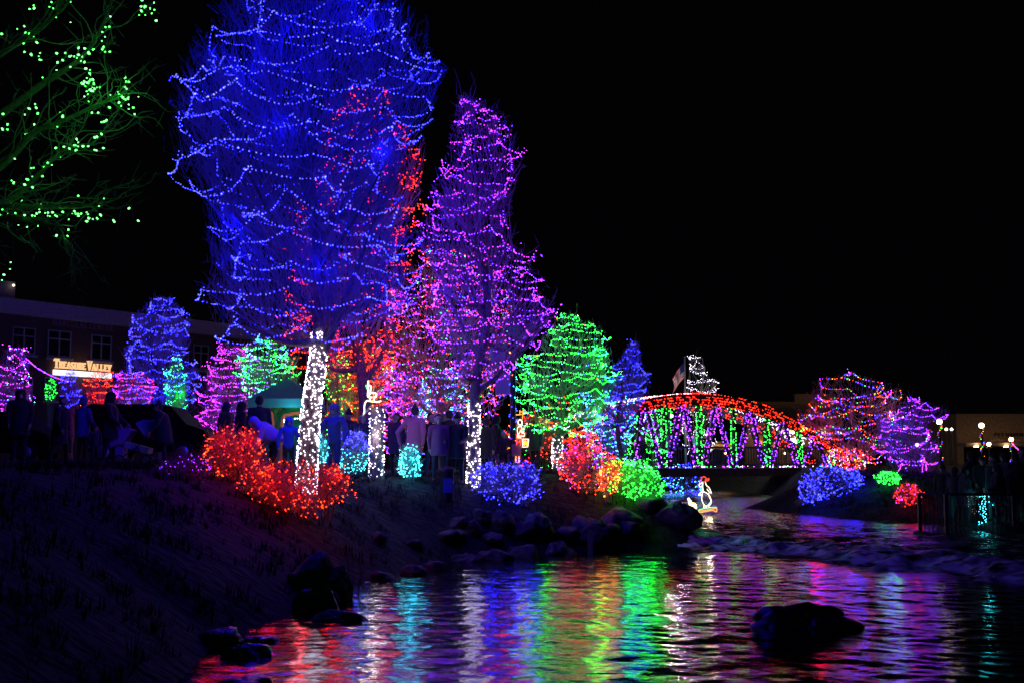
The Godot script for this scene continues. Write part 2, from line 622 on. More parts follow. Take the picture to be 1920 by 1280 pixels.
func body_mesh(tall: float, pose: Dictionary, top: Color, legs: Color, head: Color) -> ArrayMesh:
	var k := tall / 1.75
	var bend: float = pose.get("bend", 0.0)            # how far the trunk leans forward
	var stride: float = pose.get("stride", 0.0)
	var coat: float = pose.get("coat", 0.0)            # length of coat below the hips
	var hip := Vector3(0, 0.93, 0)
	if pose.get("crouch", false):
		hip = Vector3(0, 0.5, -0.1)
	var lean := Basis(Vector3.RIGHT, bend)
	var chest := hip + lean * Vector3(0, 0.36, 0)
	var neck := hip + lean * Vector3(0, 0.55, 0.01)
	var skull := neck + Basis(Vector3.RIGHT, bend * 0.6) * Vector3(0, 0.15, 0.02)
	var fat: float = pose.get("fat", 1.0)
	var bones := []   # [a, b, radius a, radius b, region]
	bones.append([hip, chest, 0.155 * fat, 0.165 * fat, 1])
	bones.append([chest + lean * Vector3(-0.12, 0.1, 0), chest + lean * Vector3(0.12, 0.1, 0), 0.1 * fat, 0.1 * fat, 1])
	bones.append([chest, neck, 0.12, 0.06, 1])
	bones.append([neck, skull, 0.055, 0.06, 0])
	bones.append([skull, skull + Vector3(0, 0.035, -0.01), 0.088, 0.098, 0])
	bones.append([skull + Vector3(0, -0.055, 0.05), skull + Vector3(0, -0.05, 0.06), 0.05, 0.045, 0])
	bones.append([skull + Vector3(0, 0.0, 0.09), skull + Vector3(0, -0.02, 0.115), 0.014, 0.017, 0])
	for s: float in [-1.0, 1.0]:
		bones.append([skull + Vector3(s * 0.092, 0.02, -0.005), skull + Vector3(s * 0.095, -0.015, -0.005), 0.02, 0.016, 0])
	var hair: String = pose.get("hair", "short")
	bones.append([skull + Vector3(0, 0.055, -0.025), skull + Vector3(0, 0.0, -0.045), 0.1, 0.09, 3])
	if hair == "long":
		bones.append([skull + Vector3(0, 0.0, -0.05), neck + Vector3(0, -0.08, -0.08), 0.09, 0.07, 3])
	elif hair == "hood":
		bones.append([skull + Vector3(0, 0.04, -0.02), neck + Vector3(0, 0.02, -0.05), 0.125, 0.12, 3])
	elif hair == "beanie":
		bones.append([skull + Vector3(0, 0.07, -0.01), skull + Vector3(0, 0.13, -0.02), 0.108, 0.06, 3])
		bones.append([skull + Vector3(0, 0.185, -0.02), skull + Vector3(0, 0.19, -0.02), 0.035, 0.035, 3])
	if coat > 0.0:
		bones.append([chest, hip + Vector3(0, -coat, 0.01), 0.17 * fat, (0.19 + coat * 0.08) * fat, 1, hip.y - coat])
	var arms: Array = pose.get("arms", [[-0.1, 0.05], [-0.1, 0.05]])   # per arm: swing forward, elbow bend
	var hands := []
	for q in 2:
		var s := -1.0 if q == 0 else 1.0
		var sh := chest + lean * Vector3(s * 0.2, 0.12, 0)
		var sw: float = arms[q][0] + bend * pose.get("hang", 0.0)
		var out: float = arms[q][2] if arms[q].size() > 2 else 0.18
		var el := sh + lean * (Basis(Vector3.RIGHT, -sw) * Vector3(s * out * 0.3, -0.29, 0))
		var wr := el + lean * (Basis(Vector3.RIGHT, -sw - arms[q][1]) * Vector3(-s * 0.02, -0.25, 0))
		var tip := wr + (wr - el).normalized() * 0.08
		bones.append([sh, el, 0.075 * fat, 0.06, 1])
		bones.append([el, wr, 0.058, 0.046, 1])
		bones.append([wr, tip, 0.034, 0.036, 0])
		hands.append([wr, tip, s])
	for q in 2:
		var s := -1.0 if q == 0 else 1.0
		var f := stride * s
		var hj := hip + Vector3(s * 0.09, -0.04, 0)
		var kn := hj + Vector3(s * 0.015, -0.43, 0.04 + f * 0.28)
		var an := Vector3(s * 0.115, 0.075, -0.01 + f * 0.42)
		if stride > 0.0 and f < 0.0:
			an.y += 0.06
		if pose.get("crouch", false):
			kn = hj + Vector3(s * 0.1, -0.02, 0.4)
			an = Vector3(s * 0.18, 0.075, 0.12)
		bones.append([hj, kn, 0.095 * fat, 0.066, 2])
		bones.append([kn, an, 0.066, 0.046, 2])
		bones.append([an + Vector3(0, -0.035, -0.03), an + Vector3(s * 0.02, -0.042, 0.15), 0.042, 0.036, 4])
	var st := 0.027
	var lo := Vector3(1e9, 1e9, 1e9)
	var hi := -lo
	for b in bones:
		for e in 2:
			lo = lo.min(b[e] - Vector3.ONE * (b[2 + e] + st * 2.5))
			hi = hi.max(b[e] + Vector3.ONE * (b[2 + e] + st * 2.5))
	var nx := int((hi.x - lo.x) / st) + 2
	var ny := int((hi.y - lo.y) / st) + 2
	var nz := int((hi.z - lo.z) / st) + 2
	var f := PackedFloat32Array()
	f.resize(nx * ny * nz)
	f.fill(1.0)
	var near := PackedFloat32Array()
	near.resize(f.size())
	near.fill(1.0)
	var reg := PackedByteArray()
	reg.resize(f.size())
	for b in bones:
		var a: Vector3 = b[0]
		var c: Vector3 = b[1]
		var ra: float = b[2]
		var rb: float = b[3]
		var pad := maxf(ra, rb) + st * 2.2
		var l := ((a.min(c) - Vector3.ONE * pad - lo) / st).floor()
		var h := ((a.max(c) + Vector3.ONE * pad - lo) / st).ceil()
		var ac := c - a
		var ll := maxf(ac.length_squared(), 1e-6)
		var sm: float = 0.03 if b[4] != 3 else 0.012
		for z in range(maxi(int(l.z), 0), mini(int(h.z) + 1, nz)):
			for y in range(maxi(int(l.y), 0), mini(int(h.y) + 1, ny)):
				var row := (z * ny + y) * nx
				for x in range(maxi(int(l.x), 0), mini(int(h.x) + 1, nx)):
					var p := lo + Vector3(x, y, z) * st - a
					var u := clampf(p.dot(ac) / ll, 0.0, 1.0)
					var dd := (p - ac * u).length() - lerpf(ra, rb, u)
					if b.size() > 5:   # a coat ends in a level hem
						dd = maxf(dd, float(b[5]) - (p.y + a.y))
					var g := row + x
					if dd < near[g]:
						near[g] = dd
						reg[g] = b[4]
					var w := maxf(sm - absf(dd - f[g]), 0.0) / sm
					f[g] = minf(f[g], dd) - w * w * sm * 0.25
	var sh := Shape.new()
	var idx := PackedInt32Array()
	idx.resize(f.size())
	idx.fill(-1)
	var tint := [Color(0.42, 0.26, 0.19), top, legs, head, Color(0.03, 0.03, 0.03)]
	if pose.get("mitts", false):
		tint[0] = Color(0.42, 0.26, 0.19)
	var steps := [1, nx, nx * ny]
	for z in nz - 1:
		for y in ny - 1:
			for x in nx - 1:
				var g := (z * ny + y) * nx + x
				var inside := 0
				var sum := Vector3.ZERO
				var m := 0
				for q in 8:
					if f[g + (q & 1) + ((q >> 1) & 1) * nx + (q >> 2) * nx * ny] < 0.0:
						inside += 1
				if inside == 0 or inside == 8:
					continue
				for ax in 3:
					var o1: int = steps[(ax + 1) % 3]
					var o2: int = steps[(ax + 2) % 3]
					for q in 4:
						var g0: int = g + (q & 1) * o1 + (q >> 1) * o2
						var f0 := f[g0]
						var f1 := f[g0 + steps[ax]]
						if (f0 < 0.0) != (f1 < 0.0):
							var e := Vector3.ZERO
							e[ax] = f0 / (f0 - f1)
							e[(ax + 1) % 3] = q & 1
							e[(ax + 2) % 3] = q >> 1
							sum += e
							m += 1
				idx[g] = sh.v.size()
				sh.v.append((lo + (Vector3(x, y, z) + sum / m) * st) * k)
				sh.n.append(Vector3(f[g + 1] - f[g], f[g + nx] - f[g], f[g + nx * ny] - f[g]).normalized())
				sh.c.append(tint[reg[g]])
	for z in range(1, nz - 1):
		for y in range(1, ny - 1):
			for x in range(1, nx - 1):
				var g := (z * ny + y) * nx + x
				for ax in 3:
					var a := f[g] < 0.0
					if a == (f[g + steps[ax]] < 0.0):
						continue
					var o1: int = steps[(ax + 1) % 3]
					var o2: int = steps[(ax + 2) % 3]
					var q0 := idx[g]
					var q1 := idx[g - o1]
					var q2 := idx[g - o1 - o2]
					var q3 := idx[g - o2]
					if mini(mini(q0, q1), mini(q2, q3)) < 0:
						continue
					if a:
						sh.i.append_array(PackedInt32Array([q0, q2, q1, q0, q3, q2]))
					else:
						sh.i.append_array(PackedInt32Array([q0, q1, q2, q0, q2, q3]))
	for h in hands:   # fingers and thumb, slightly curled
		var dn: Vector3 = (h[1] - h[0]).normalized()
		var side := dn.cross(Vector3(h[2], 0, 0)).normalized()
		for q in 5:
			var w := h[1] as Vector3 + side * (q - 1.5) * 0.019
			var ln: float = [0.07, 0.08, 0.075, 0.06, 0.055][q]
			var go := dn
			if q == 4:
				w = (h[0] as Vector3).lerp(h[1], 0.35) + side * -0.035
				go = (dn * 0.7 - side * 0.7).normalized()
			var curl := Vector3(-h[2], 0, 0) * 0.02
			sh.tube(PackedVector3Array([w * k, (w + go * ln * 0.55 + curl * 0.4) * k, (w + go * ln + curl) * k]), 0.0095 * k, 0.007 * k, 5)
			while sh.c.size() < sh.v.size():
				sh.c.append(tint[0])
	for s: float in [-1.0, 1.0]:   # eyes
		var e := (skull + Vector3(s * 0.034, 0.018, 0.093)) * k
		sh.tube(PackedVector3Array([e - Vector3(0.012, 0, 0) * k, e + Vector3(0.012, 0, 0) * k]), 0.006 * k, 0.006 * k, 5)
		while sh.c.size() < sh.v.size():
			sh.c.append(Color(0.02, 0.015, 0.012))
	return sh.mesh()

# ---------------------------------------------------------------- rocks
func rock(label: String, px: float, d: float, w: float, h: float, dp: float, mat := "rock", sink := 0.25, group := "", turn := 0.0) -> Node3D:
	rng.seed = hash(label) + int(px * 7.0)
	var sh := Shape.new()
	var prof := []
	for j in 17:
		var a := -PI / 2.0 + PI * j / 16.0
		prof.append([maxf(cos(a), 0.001), sin(a)])
	sh.lathe(prof, 26)
	var off := Vector3(rng.randf(), rng.randf(), rng.randf()) * 90.0
	var cuts := []
	for c in 9:
		cuts.append([Vector3(rng.randfn(), rng.randfn() + 0.3, rng.randfn()).normalized(), rng.randf_range(0.62, 0.95)])
	for q in sh.v.size():
		var u := sh.v[q]
		var g := 1.0 + noise.get_noise_3dv(u * 40.0 + off) * 0.5 + noise.get_noise_3dv(u * 110.0 + off) * 0.3
		for c in cuts:   # broken faces
			var k := u.dot(c[0])
			if k > 0.05:
				g = minf(g, c[1] / k)
		sh.v[q] = u * g * Vector3(w, h, dp) * 0.5
	var stl := SurfaceTool.new()
	stl.begin(Mesh.PRIMITIVE_TRIANGLES)
	stl.set_smooth_group(0)
	for q in sh.i:
		stl.add_vertex(sh.v[q])
	stl.generate_normals()
	var p := spot(px, d)
	p.y = maxf(p.y, POOL - 0.1) + h * (0.5 - sink)
	var o := part("rock", stl.commit(), M[mat], self)
	o.position = p
	o.rotation.y = turn
	tag(o, label, "rock", group)
	return o

# ---------------------------------------------------------------- the setting
func land() -> void:
	var xs := PackedFloat32Array()
	var ds := PackedFloat32Array()
	var x := -500.0
	while x < 500.0:
		xs.append(x)
		x += 0.35 if x > -9.0 and x < 15.0 else (1.2 if x > -34.0 and x < 36.0 else 60.0)
	var d := -60.0
	while d < 900.0:
		ds.append(d)
		d += 0.4 if d > 8.0 and d < 50.0 else (1.5 if d > -6.0 and d < 108.0 else 70.0)
	var s := Shape.new()
	var h := PackedFloat32Array()
	for b in ds.size():
		for a in xs.size():
			h.append(ground(xs[a], ds[b]))
	var w := xs.size()
	for b in ds.size():
		for a in w:
			var a0 := maxi(a - 1, 0)
			var a1 := mini(a + 1, w - 1)
			var b0 := maxi(b - 1, 0)
			var b1 := mini(b + 1, ds.size() - 1)
			s.v.append(Vector3(xs[a], h[b * w + a], -ds[b]))
			s.n.append(Vector3(-(h[b * w + a1] - h[b * w + a0]) / (xs[a1] - xs[a0]), 1, (h[b1 * w + a] - h[b0 * w + a]) / (ds[b1] - ds[b0])).normalized())
	for b in ds.size() - 1:
		for a in w - 1:
			var k := b * w + a
			s.i.append_array(PackedInt32Array([k, k + w, k + 1, k + 1, k + w, k + w + 1]))
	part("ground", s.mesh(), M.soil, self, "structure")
	# grass on the banks
	rng.seed = 5
	var tuft := Shape.new()
	for q in 7:
		var a := rng.randf() * TAU
		var o := Vector3(cos(a), 0, sin(a))
		var side := o.cross(Vector3.UP) * 0.007
		var foot := o * rng.randf() * 0.05
		var hh := rng.randf_range(0.07, 0.16)
		tuft.tri(foot - side, foot + side, foot + o * rng.randf_range(0.02, 0.09) + Vector3(0, hh, 0), o)
	var spots := PackedVector3Array()
	while spots.size() < 11000:
		var gx := rng.randf_range(-9.0, 16.0)
		var gd := rng.randf_range(9.0, 46.0)
		var s2 := shore(gx, gd)
		if s2 > 0.35 and s2 < 7.0 and noise.get_noise_2d(gx * 40.0, gd * 40.0) + rng.randf_range(-0.3, 0.3) > 0.05:
			spots.append(Vector3(gx, ground(gx, gd) - 0.01, -gd))
	var mm := MultiMesh.new()
	mm.transform_format = MultiMesh.TRANSFORM_3D
	mm.mesh = tuft.mesh()
	mm.instance_count = spots.size()
	for q in spots.size():
		var sc := rng.randf_range(0.5, 1.4)
		mm.set_instance_transform(q, Transform3D(Basis(Vector3.UP, rng.randf() * TAU).scaled(Vector3(sc, sc * rng.randf_range(0.5, 1.2), sc)), spots[q]))
	var g := MultiMeshInstance3D.new()
	g.name = "grass"
	g.multimesh = mm
	g.material_override = M.grass
	add_child(g)
	tag(g, "short dark winter grass covering both river banks", "grass")
	g.set_meta("kind", "stuff")
	# walkway along the top of the left bank, with its pale edging
	var line := [Vector2(-40, 29.5), Vector2(-14, 29.6), Vector2(-7, 29.6), Vector2(-3.6, 31.2), Vector2(-1.6, 33.6), Vector2(0.6, 36.5), Vector2(1.6, 42), Vector2(2.2, 50), Vector2(2.4, 58), Vector2(2.4, 62)]
	var path := Shape.new()
	var edge := Shape.new()
	var last := []
	var pts := PackedVector3Array()
	for p: Vector2 in line:
		pts.append(Vector3(p.x, 0, p.y))
	var cv := curve(Array(pts), 90)
	for q in cv.size():
		var t := cv[mini(q + 1, 90)] - cv[maxi(q - 1, 0)]
		var o := Vector3(-t.z, 0, t.x).normalized()
		var row := []
		for e: float in [0.0, 0.12, 1.2, 2.4, 3.6]:
			var v := cv[q] + o * e
			row.append(Vector3(v.x, ground(v.x, v.z) + 0.025, -v.z))
		if q > 0:
			for e in range(1, 4):
				path.quad(last[e], row[e], row[e + 1], last[e + 1], Vector3.UP)
			var up := Vector3(0, 0.1, 0)
			edge.quad(last[0] + up, row[0] + up, row[1] + up, last[1] + up, Vector3.UP)
			edge.quad(last[0] - up, row[0] - up, row[0] + up, last[0] + up, last[0] - last[1])
			edge.quad(last[1] - up, row[1] - up, row[1] + up, last[1] + up, last[1] - last[0])
		last = row
	part("walkway", path.mesh(), M.paving, self, "structure")
	part("kerb", edge.mesh(), M.kerb, self, "structure")

func weir(x: float, d: float) -> float:   # distance upstream of the weir's crest
	return (x - 4.7) * 0.878 + (d - 29.5) * 0.479 + noise.get_noise_2d(x * 26.0, d * 26.0) * 1.1

func water() -> void:
	var pool_mat := surf("pool_water", 0.003, 0.004, 0.006, 0.095)
	pool_mat.metallic_specular = 0.7
	var ns := FastNoiseLite.new()
	ns.seed = 3
	ns.frequency = 0.02
	ns.fractal_octaves = 4
	var nt := NoiseTexture2D.new()
	nt.width = 512
	nt.height = 512
	nt.seamless = true
	nt.noise = ns
	pool_mat.heightmap_enabled = true
	pool_mat.heightmap_texture = nt
	pool_mat.heightmap_scale = 0.3
	pool_mat.uv1_triplanar = true
	pool_mat.uv1_world_triplanar = true
	pool_mat.uv1_scale = Vector3(0.3, 0.5, 1.0)
	var foam := surf("rapid_water", 1, 1, 1, 0.24)
	foam.vertex_color_use_as_albedo = true
	foam.heightmap_enabled = true
	foam.heightmap_texture = nt
	foam.heightmap_scale = 1.0
	foam.uv1_triplanar = true
	foam.uv1_world_triplanar = true
	foam.uv1_scale = Vector3(0.5, 0.5, 0.9)
	var xs := PackedFloat32Array()
	var ds := PackedFloat32Array()
	var x := -5.0
	while x < 14.5:
		xs.append(x)
		x += 0.1
	var d := -14.0
	while d < 100.0:
		ds.append(d)
		d += 0.09 if d > 10.5 and d < 36.0 else (0.25 if d > 5.0 and d < 60.0 else 2.0)
	var w := xs.size()
	var pool := Shape.new()
	var rapid := Shape.new()
	var h := PackedFloat32Array()
	var foams := PackedFloat32Array()
	for b in ds.size():
		for a in w:
			var u := xs[a]
			var v := ds[b]
			var s := weir(u, v)
			var y := POOL + UPSTREAM * smoothstep(-0.3, 1.5, s)
			var calm := noise.get_noise_3d(u * 42.0, v * 62.0, 3.0) * 0.014 + noise.get_noise_3d(u * 120.0, v * 170.0, 9.0) * 0.015 + noise.get_noise_3d(u * 3.0, v * 9.0, 30.0) * 0.02
			var near_crest := smoothstep(-0.5, 0.2, s) * (1.0 - smoothstep(0.6, 3.0, s))
			var wild := noise.get_noise_3d(u * 36.0, v * 66.0, 50.0) * (0.065 + 0.045 * near_crest) + noise.get_noise_3d(u * 150.0, v * 220.0, 70.0) * (0.022 + 0.05 * near_crest)
			var rough := smoothstep(-0.5, 0.3, s) * (1.0 - 0.55 * smoothstep(3.0, 14.0, s))
			h.append(y + lerpf(calm, wild, rough))
			var crest := smoothstep(-0.35, 0.1, s) * (1.0 - smoothstep(0.5, 2.6, s))
			foams.append(clampf(crest * (0.62 + noise.get_noise_3d(u * 240.0, v * 260.0, 5.0) * 1.1) + rough * 0.1 + (noise.get_noise_3d(u * 60.0, v * 150.0, 20.0) * 0.9 + noise.get_noise_3d(u * 200.0, v * 400.0, 90.0) * 0.6) * rough, 0.0, 1.0))
	for b in ds.size():
		for a in w:
			var k := b * w + a
			var a0 := maxi(a - 1, 0)
			var a1 := mini(a + 1, w - 1)
			var b0 := maxi(b - 1, 0)
			var b1 := mini(b + 1, ds.size() - 1)
			var p := Vector3(xs[a], h[k], -ds[b])
			var n := Vector3(-(h[b * w + a1] - h[b * w + a0]) / (xs[a1] - xs[a0]), 1, (h[b1 * w + a] - h[b0 * w + a]) / (ds[b1] - ds[b0])).normalized()
			for s: Shape in [pool, rapid]:
				s.v.append(p)
				s.n.append(n)
			var f := 0.005 + 0.85 * foams[k] * foams[k]
			rapid.c.append(Color(f, f, f))
	for b in ds.size() - 1:
		for a in w - 1:
			var k := b * w + a
			var s: Shape = rapid if weir(xs[a], ds[b]) > -0.45 and ds[b] > 12.0 else pool
			s.i.append_array(PackedInt32Array([k, k + w, k + 1, k + 1, k + w, k + w + 1]))
	part("river_pool", pool.mesh(), pool_mat, self, "structure")
	part("river_rapids", rapid.mesh(), foam, self, "structure")

# ---------------------------------------------------------------- lettering
func letters(called: String, text: String, high: float, mat: Material, font: String, where: Transform3D, parent: Node, bold := 700, deep := 0.06) -> MeshInstance3D:
	var f := SystemFont.new()
	f.font_names = PackedStringArray([font])
	f.font_weight = bold
	var t := TextMesh.new()
	t.text = text
	t.font = f
	t.font_size = 64
	t.pixel_size = high / 46.0
	t.depth = deep
	t.curve_step = 2.0
	t.horizontal_alignment = HORIZONTAL_ALIGNMENT_LEFT
	t.vertical_alignment = VERTICAL_ALIGNMENT_BOTTOM
	var o := part(called, t, mat, parent)
	o.transform = where
	return o

# ---------------------------------------------------------------- buildings
func college() -> void:
	var a := Vector3(-26.2, 0, -60)
	var b := Vector3(-18.1, 0, -71.1)
	var ax := (b - a).normalized()
	var out := Vector3(-ax.z, 0, ax.x)
	if out.z < 0.0:
		out = -out
	var t := thing("college_building", "long dark brick building with a pale roof band and a lit sign, far left", "building", a, atan2(-ax.z, ax.x))
	var onto := func(px: float, py: float) -> Vector2:   # where the sight line through a pixel meets the front
		var r := at(px, py, 1.0) - EYE
		var k: float = (a - EYE).dot(out) / r.dot(out)
		var p := EYE + r * k
		return Vector2((p - a).dot(ax), p.y)
	var roof: float = onto.call(0, 558).y
	var band: float = onto.call(0, 583).y
	part("wall", boxm(Vector3(8, band / 2.0, -6.05), Vector3(48, band, 12)), M.brick_wall, t)
	part("cornice", Shape.new().box(Vector3(8, (roof + band) / 2.0, -5.9), Vector3(48.3, roof - band, 12.3)).box(Vector3(8, band - 0.06, -5.85), Vector3(48.4, 0.12, 12.4)).mesh(), M.cornice, t)
	var ph: Vector2 = onto.call(76, 560)
	part("roof_block", boxm(Vector3(ph.x - 8.0, roof + 0.65, -5.0), Vector3(16, 1.3, 5)), M.cornice, t)
	var rl: Vector2 = onto.call(70, 528)
	var lt := part("roof_lamp", ball_mesh, E.rope_white, t)
	lt.position = Vector3(rl.x, rl.y, -2.3)
	lt.scale = Vector3.ONE * 0.07
	for w in [[-70, -28, 604, 652], [22, 65, 612, 660], [88, 132, 618, 666], [170, 208, 627, 672], [300, 328, 640, 682], [362, 390, 646, 690], [-70, -28, 700, 752], [22, 60, 704, 752], [82, 104, 706, 748], [170, 206, 712, 752]]:
		var lo: Vector2 = onto.call(w[0], w[3])
		var hi: Vector2 = onto.call(w[1], w[2] + (w[1] - w[0]) * 0.11)
		var c := (lo + hi) / 2.0
		var sz := hi - lo
		var fr := Shape.new()
		for e: float in [-0.5, 0.0, 0.5]:
			fr.box(Vector3(e * sz.x, 0, 0.03), Vector3(0.07, sz.y + 0.07, 0.06))
		for e: float in [-0.5, 0.18, 0.5]:
			fr.box(Vector3(0, e * sz.y, 0.035), Vector3(sz.x + 0.07, 0.06, 0.07))
		var win := part("window", fr.mesh(), M.window_frame, t)
		win.position = Vector3(c.x, c.y, -0.03)
		part("pane", boxm(Vector3(0, 0, 0.012), Vector3(sz.x, sz.y, 0.02)), M.window_pane, win)
		part("sill", boxm(Vector3(0, -sz.y / 2.0 - 0.12, 0.06), Vector3(sz.x + 0.3, 0.1, 0.16)), M.cornice, win)
	var s0: Vector2 = onto.call(98, 690)
	var s1: Vector2 = onto.call(206, 692)
	var top: Vector2 = onto.call(98, 672)
	var high := top.y - s0.y
	var wide := s1.x - s0.x
	var sign := [["T", 1.0, 0.0, 0.085], ["REASURE", 0.76, 0.085, 0.455], ["V", 1.0, 0.565, 0.09], ["ALLEY", 0.76, 0.65, 0.35]]
	for g in sign:
		var o := letters("lit_sign_letters", g[0], high * g[1], E.sign_letters, "Droid Serif", Transform3D(Basis(), Vector3.ZERO), t, 700, 0.12)
		var bb := o.mesh.get_aabb()
		var kx: float = wide * float(g[3]) / bb.size.x
		var ky: float = high * float(g[1]) / bb.size.y
		o.scale = Vector3(kx, ky, 1)
		o.position = Vector3(s0.x + wide * float(g[2]) - bb.position.x * kx, s0.y + 0.02 - bb.position.y * ky, 0.1)
	var p0: Vector2 = onto.call(98, 700)
	part("lit_sign_panel", boxm(Vector3((s0.x + s1.x) / 2.0, (p0.y + s0.y) / 2.0 - 0.06, 0.08), Vector3(wide, s0.y - p0.y, 0.14)), E.sign_panel, t)
	lamp(Vector3((s0.x + s1.x) / 2.0, s0.y - 0.3, 0.7), Color(1, 0.9, 0.8), 0.25, t, 0.2)
	var n0: Vector2 = onto.call(96, 610)
	var n1: Vector2 = onto.call(210, 622)
	var nm := letters("dim_letters", "NARCOLAS CENTER", 0.5, M.dim_letter, "Droid Sans", Transform3D(), t)
	var nb := nm.mesh.get_aabb()
	var nh: float = onto.call(96, 598).y - n0.y
	nm.scale = Vector3((n1.x - n0.x) / nb.size.x, nh / nb.size.y, 1)
	nm.position = Vector3(n0.x, n0.y - nb.position.y * nm.scale.y, 0.0)

func shops() -> void:
	# long low shop wall on the right with its painted lettering
	var d := 92.0
	var l := at(1793, 775, d)
	var r := at(2150, 775, d)
	var t := thing("shop_building", "low tan shop building with dark and pale wall lettering, far right", "building", Vector3(l.x, 0, -d))
	var w := r.x - l.x
	part("wall", boxm(Vector3(w / 2.0, l.y / 2.0, -6), Vector3(w, l.y, 12)), M.stucco, t)
	var low := at(1793, 830, d).y
	part("canopy", boxm(Vector3(w / 2.0, low - 0.12, 0.9), Vector3(w, 0.24, 1.8)), M.cornice, t)
	part("shop_front", boxm(Vector3(w / 2.0, (low - 0.3) / 2.0, 0.03), Vector3(w - 1.0, low - 0.3, 0.06)), M.window_pane, t)
	for g in [["PET", 1864, 1882, 811, 817.5, "dark_letter"], ["HAVEN", 1885, 1918, 811, 817.5, "dark_letter"]]:
		var a := at(g[1], g[4], d)
		var b := at(g[2], g[3], d)
		var o := letters("wall_letters", g[0], 0.3, M[g[5]], "Droid Sans", Transform3D(), t)
		var bb := o.mesh.get_aabb()
		o.scale = Vector3((b.x - a.x) / bb.size.x, (b.y - a.y) / bb.size.y, 1)
		o.position = Vector3(a.x - l.x, a.y - bb.position.y * o.scale.y, 0.04)
	# the second line cannot be read in the photograph: separate pale raised marks stand for its letters
	rng.seed = 12
	var k := 0
	var px := 1858.0
	while px < 1922.0:
		var a := at(px, 827, d)
		var hgt := at(px, 822.5, d).y - a.y
		if k % 6 != 5:
			var s := Shape.new()
			s.box(Vector3(0.05, hgt / 2.0, 0.03), Vector3(0.07, hgt, 0.05))
			s.box(Vector3(0.14, hgt * (0.2 + 0.3 * (k % 3)), 0.034), Vector3(0.12, 0.06, 0.05))
			var o := part("wall_letter", s.mesh(), M.pale_letter, t)
			o.position = Vector3(a.x - l.x, a.y, 0.0)
		px += 5.2
		k += 1
	for q in [[1815, 850], [1870, 836], [1960, 836]]:
		var p := at(q[0], 836, d)
		var o := part("wall_lamp", boxm(Vector3.ZERO, Vector3(0.3, 0.16, 0.2)), E.warm, t)
		o.position = Vector3(p.x - l.x, p.y, 1.7)
		lamp(o.position + Vector3(0, 0.3, 0.3), Color(1, 0.78, 0.5), 0.35, t, 0.15)
	# building behind the footbridge
	var d2 := 110.0
	var a2 := at(1395, 752, d2)
	var b2 := at(1565, 742, d2)
	var t2 := thing("shop_building", "tan flat roofed building rising behind the lit footbridge", "building", Vector3(a2.x, 0, -d2))
	var w2 := b2.x - a2.x
	part("wall", boxm(Vector3(w2 / 2.0, a2.y / 2.0, -6), Vector3(w2, a2.y, 12)), M.stucco, t2)
	part("parapet", boxm(Vector3(w2 * 0.78, (a2.y + b2.y) / 2.0, -5.9), Vector3(w2 * 0.44, b2.y - a2.y + 0.4, 12.2)), M.stucco, t2)
	part("canopy", boxm(Vector3(w2 / 2.0, 3.2, 0.8), Vector3(w2, 0.25, 1.6)), M.cornice, t2)
	for q: float in [0.15, 0.5, 0.85]:
		var o := part("wall_lamp", boxm(Vector3.ZERO, Vector3(0.35, 0.2, 0.2)), E.warm, t2)
		o.position = Vector3(w2 * q, 2.9, 0.8)
		lamp(o.position + Vector3(0, -0.2, 1.2), Color(1, 0.75, 0.45), 1.0, t2, 0.15)

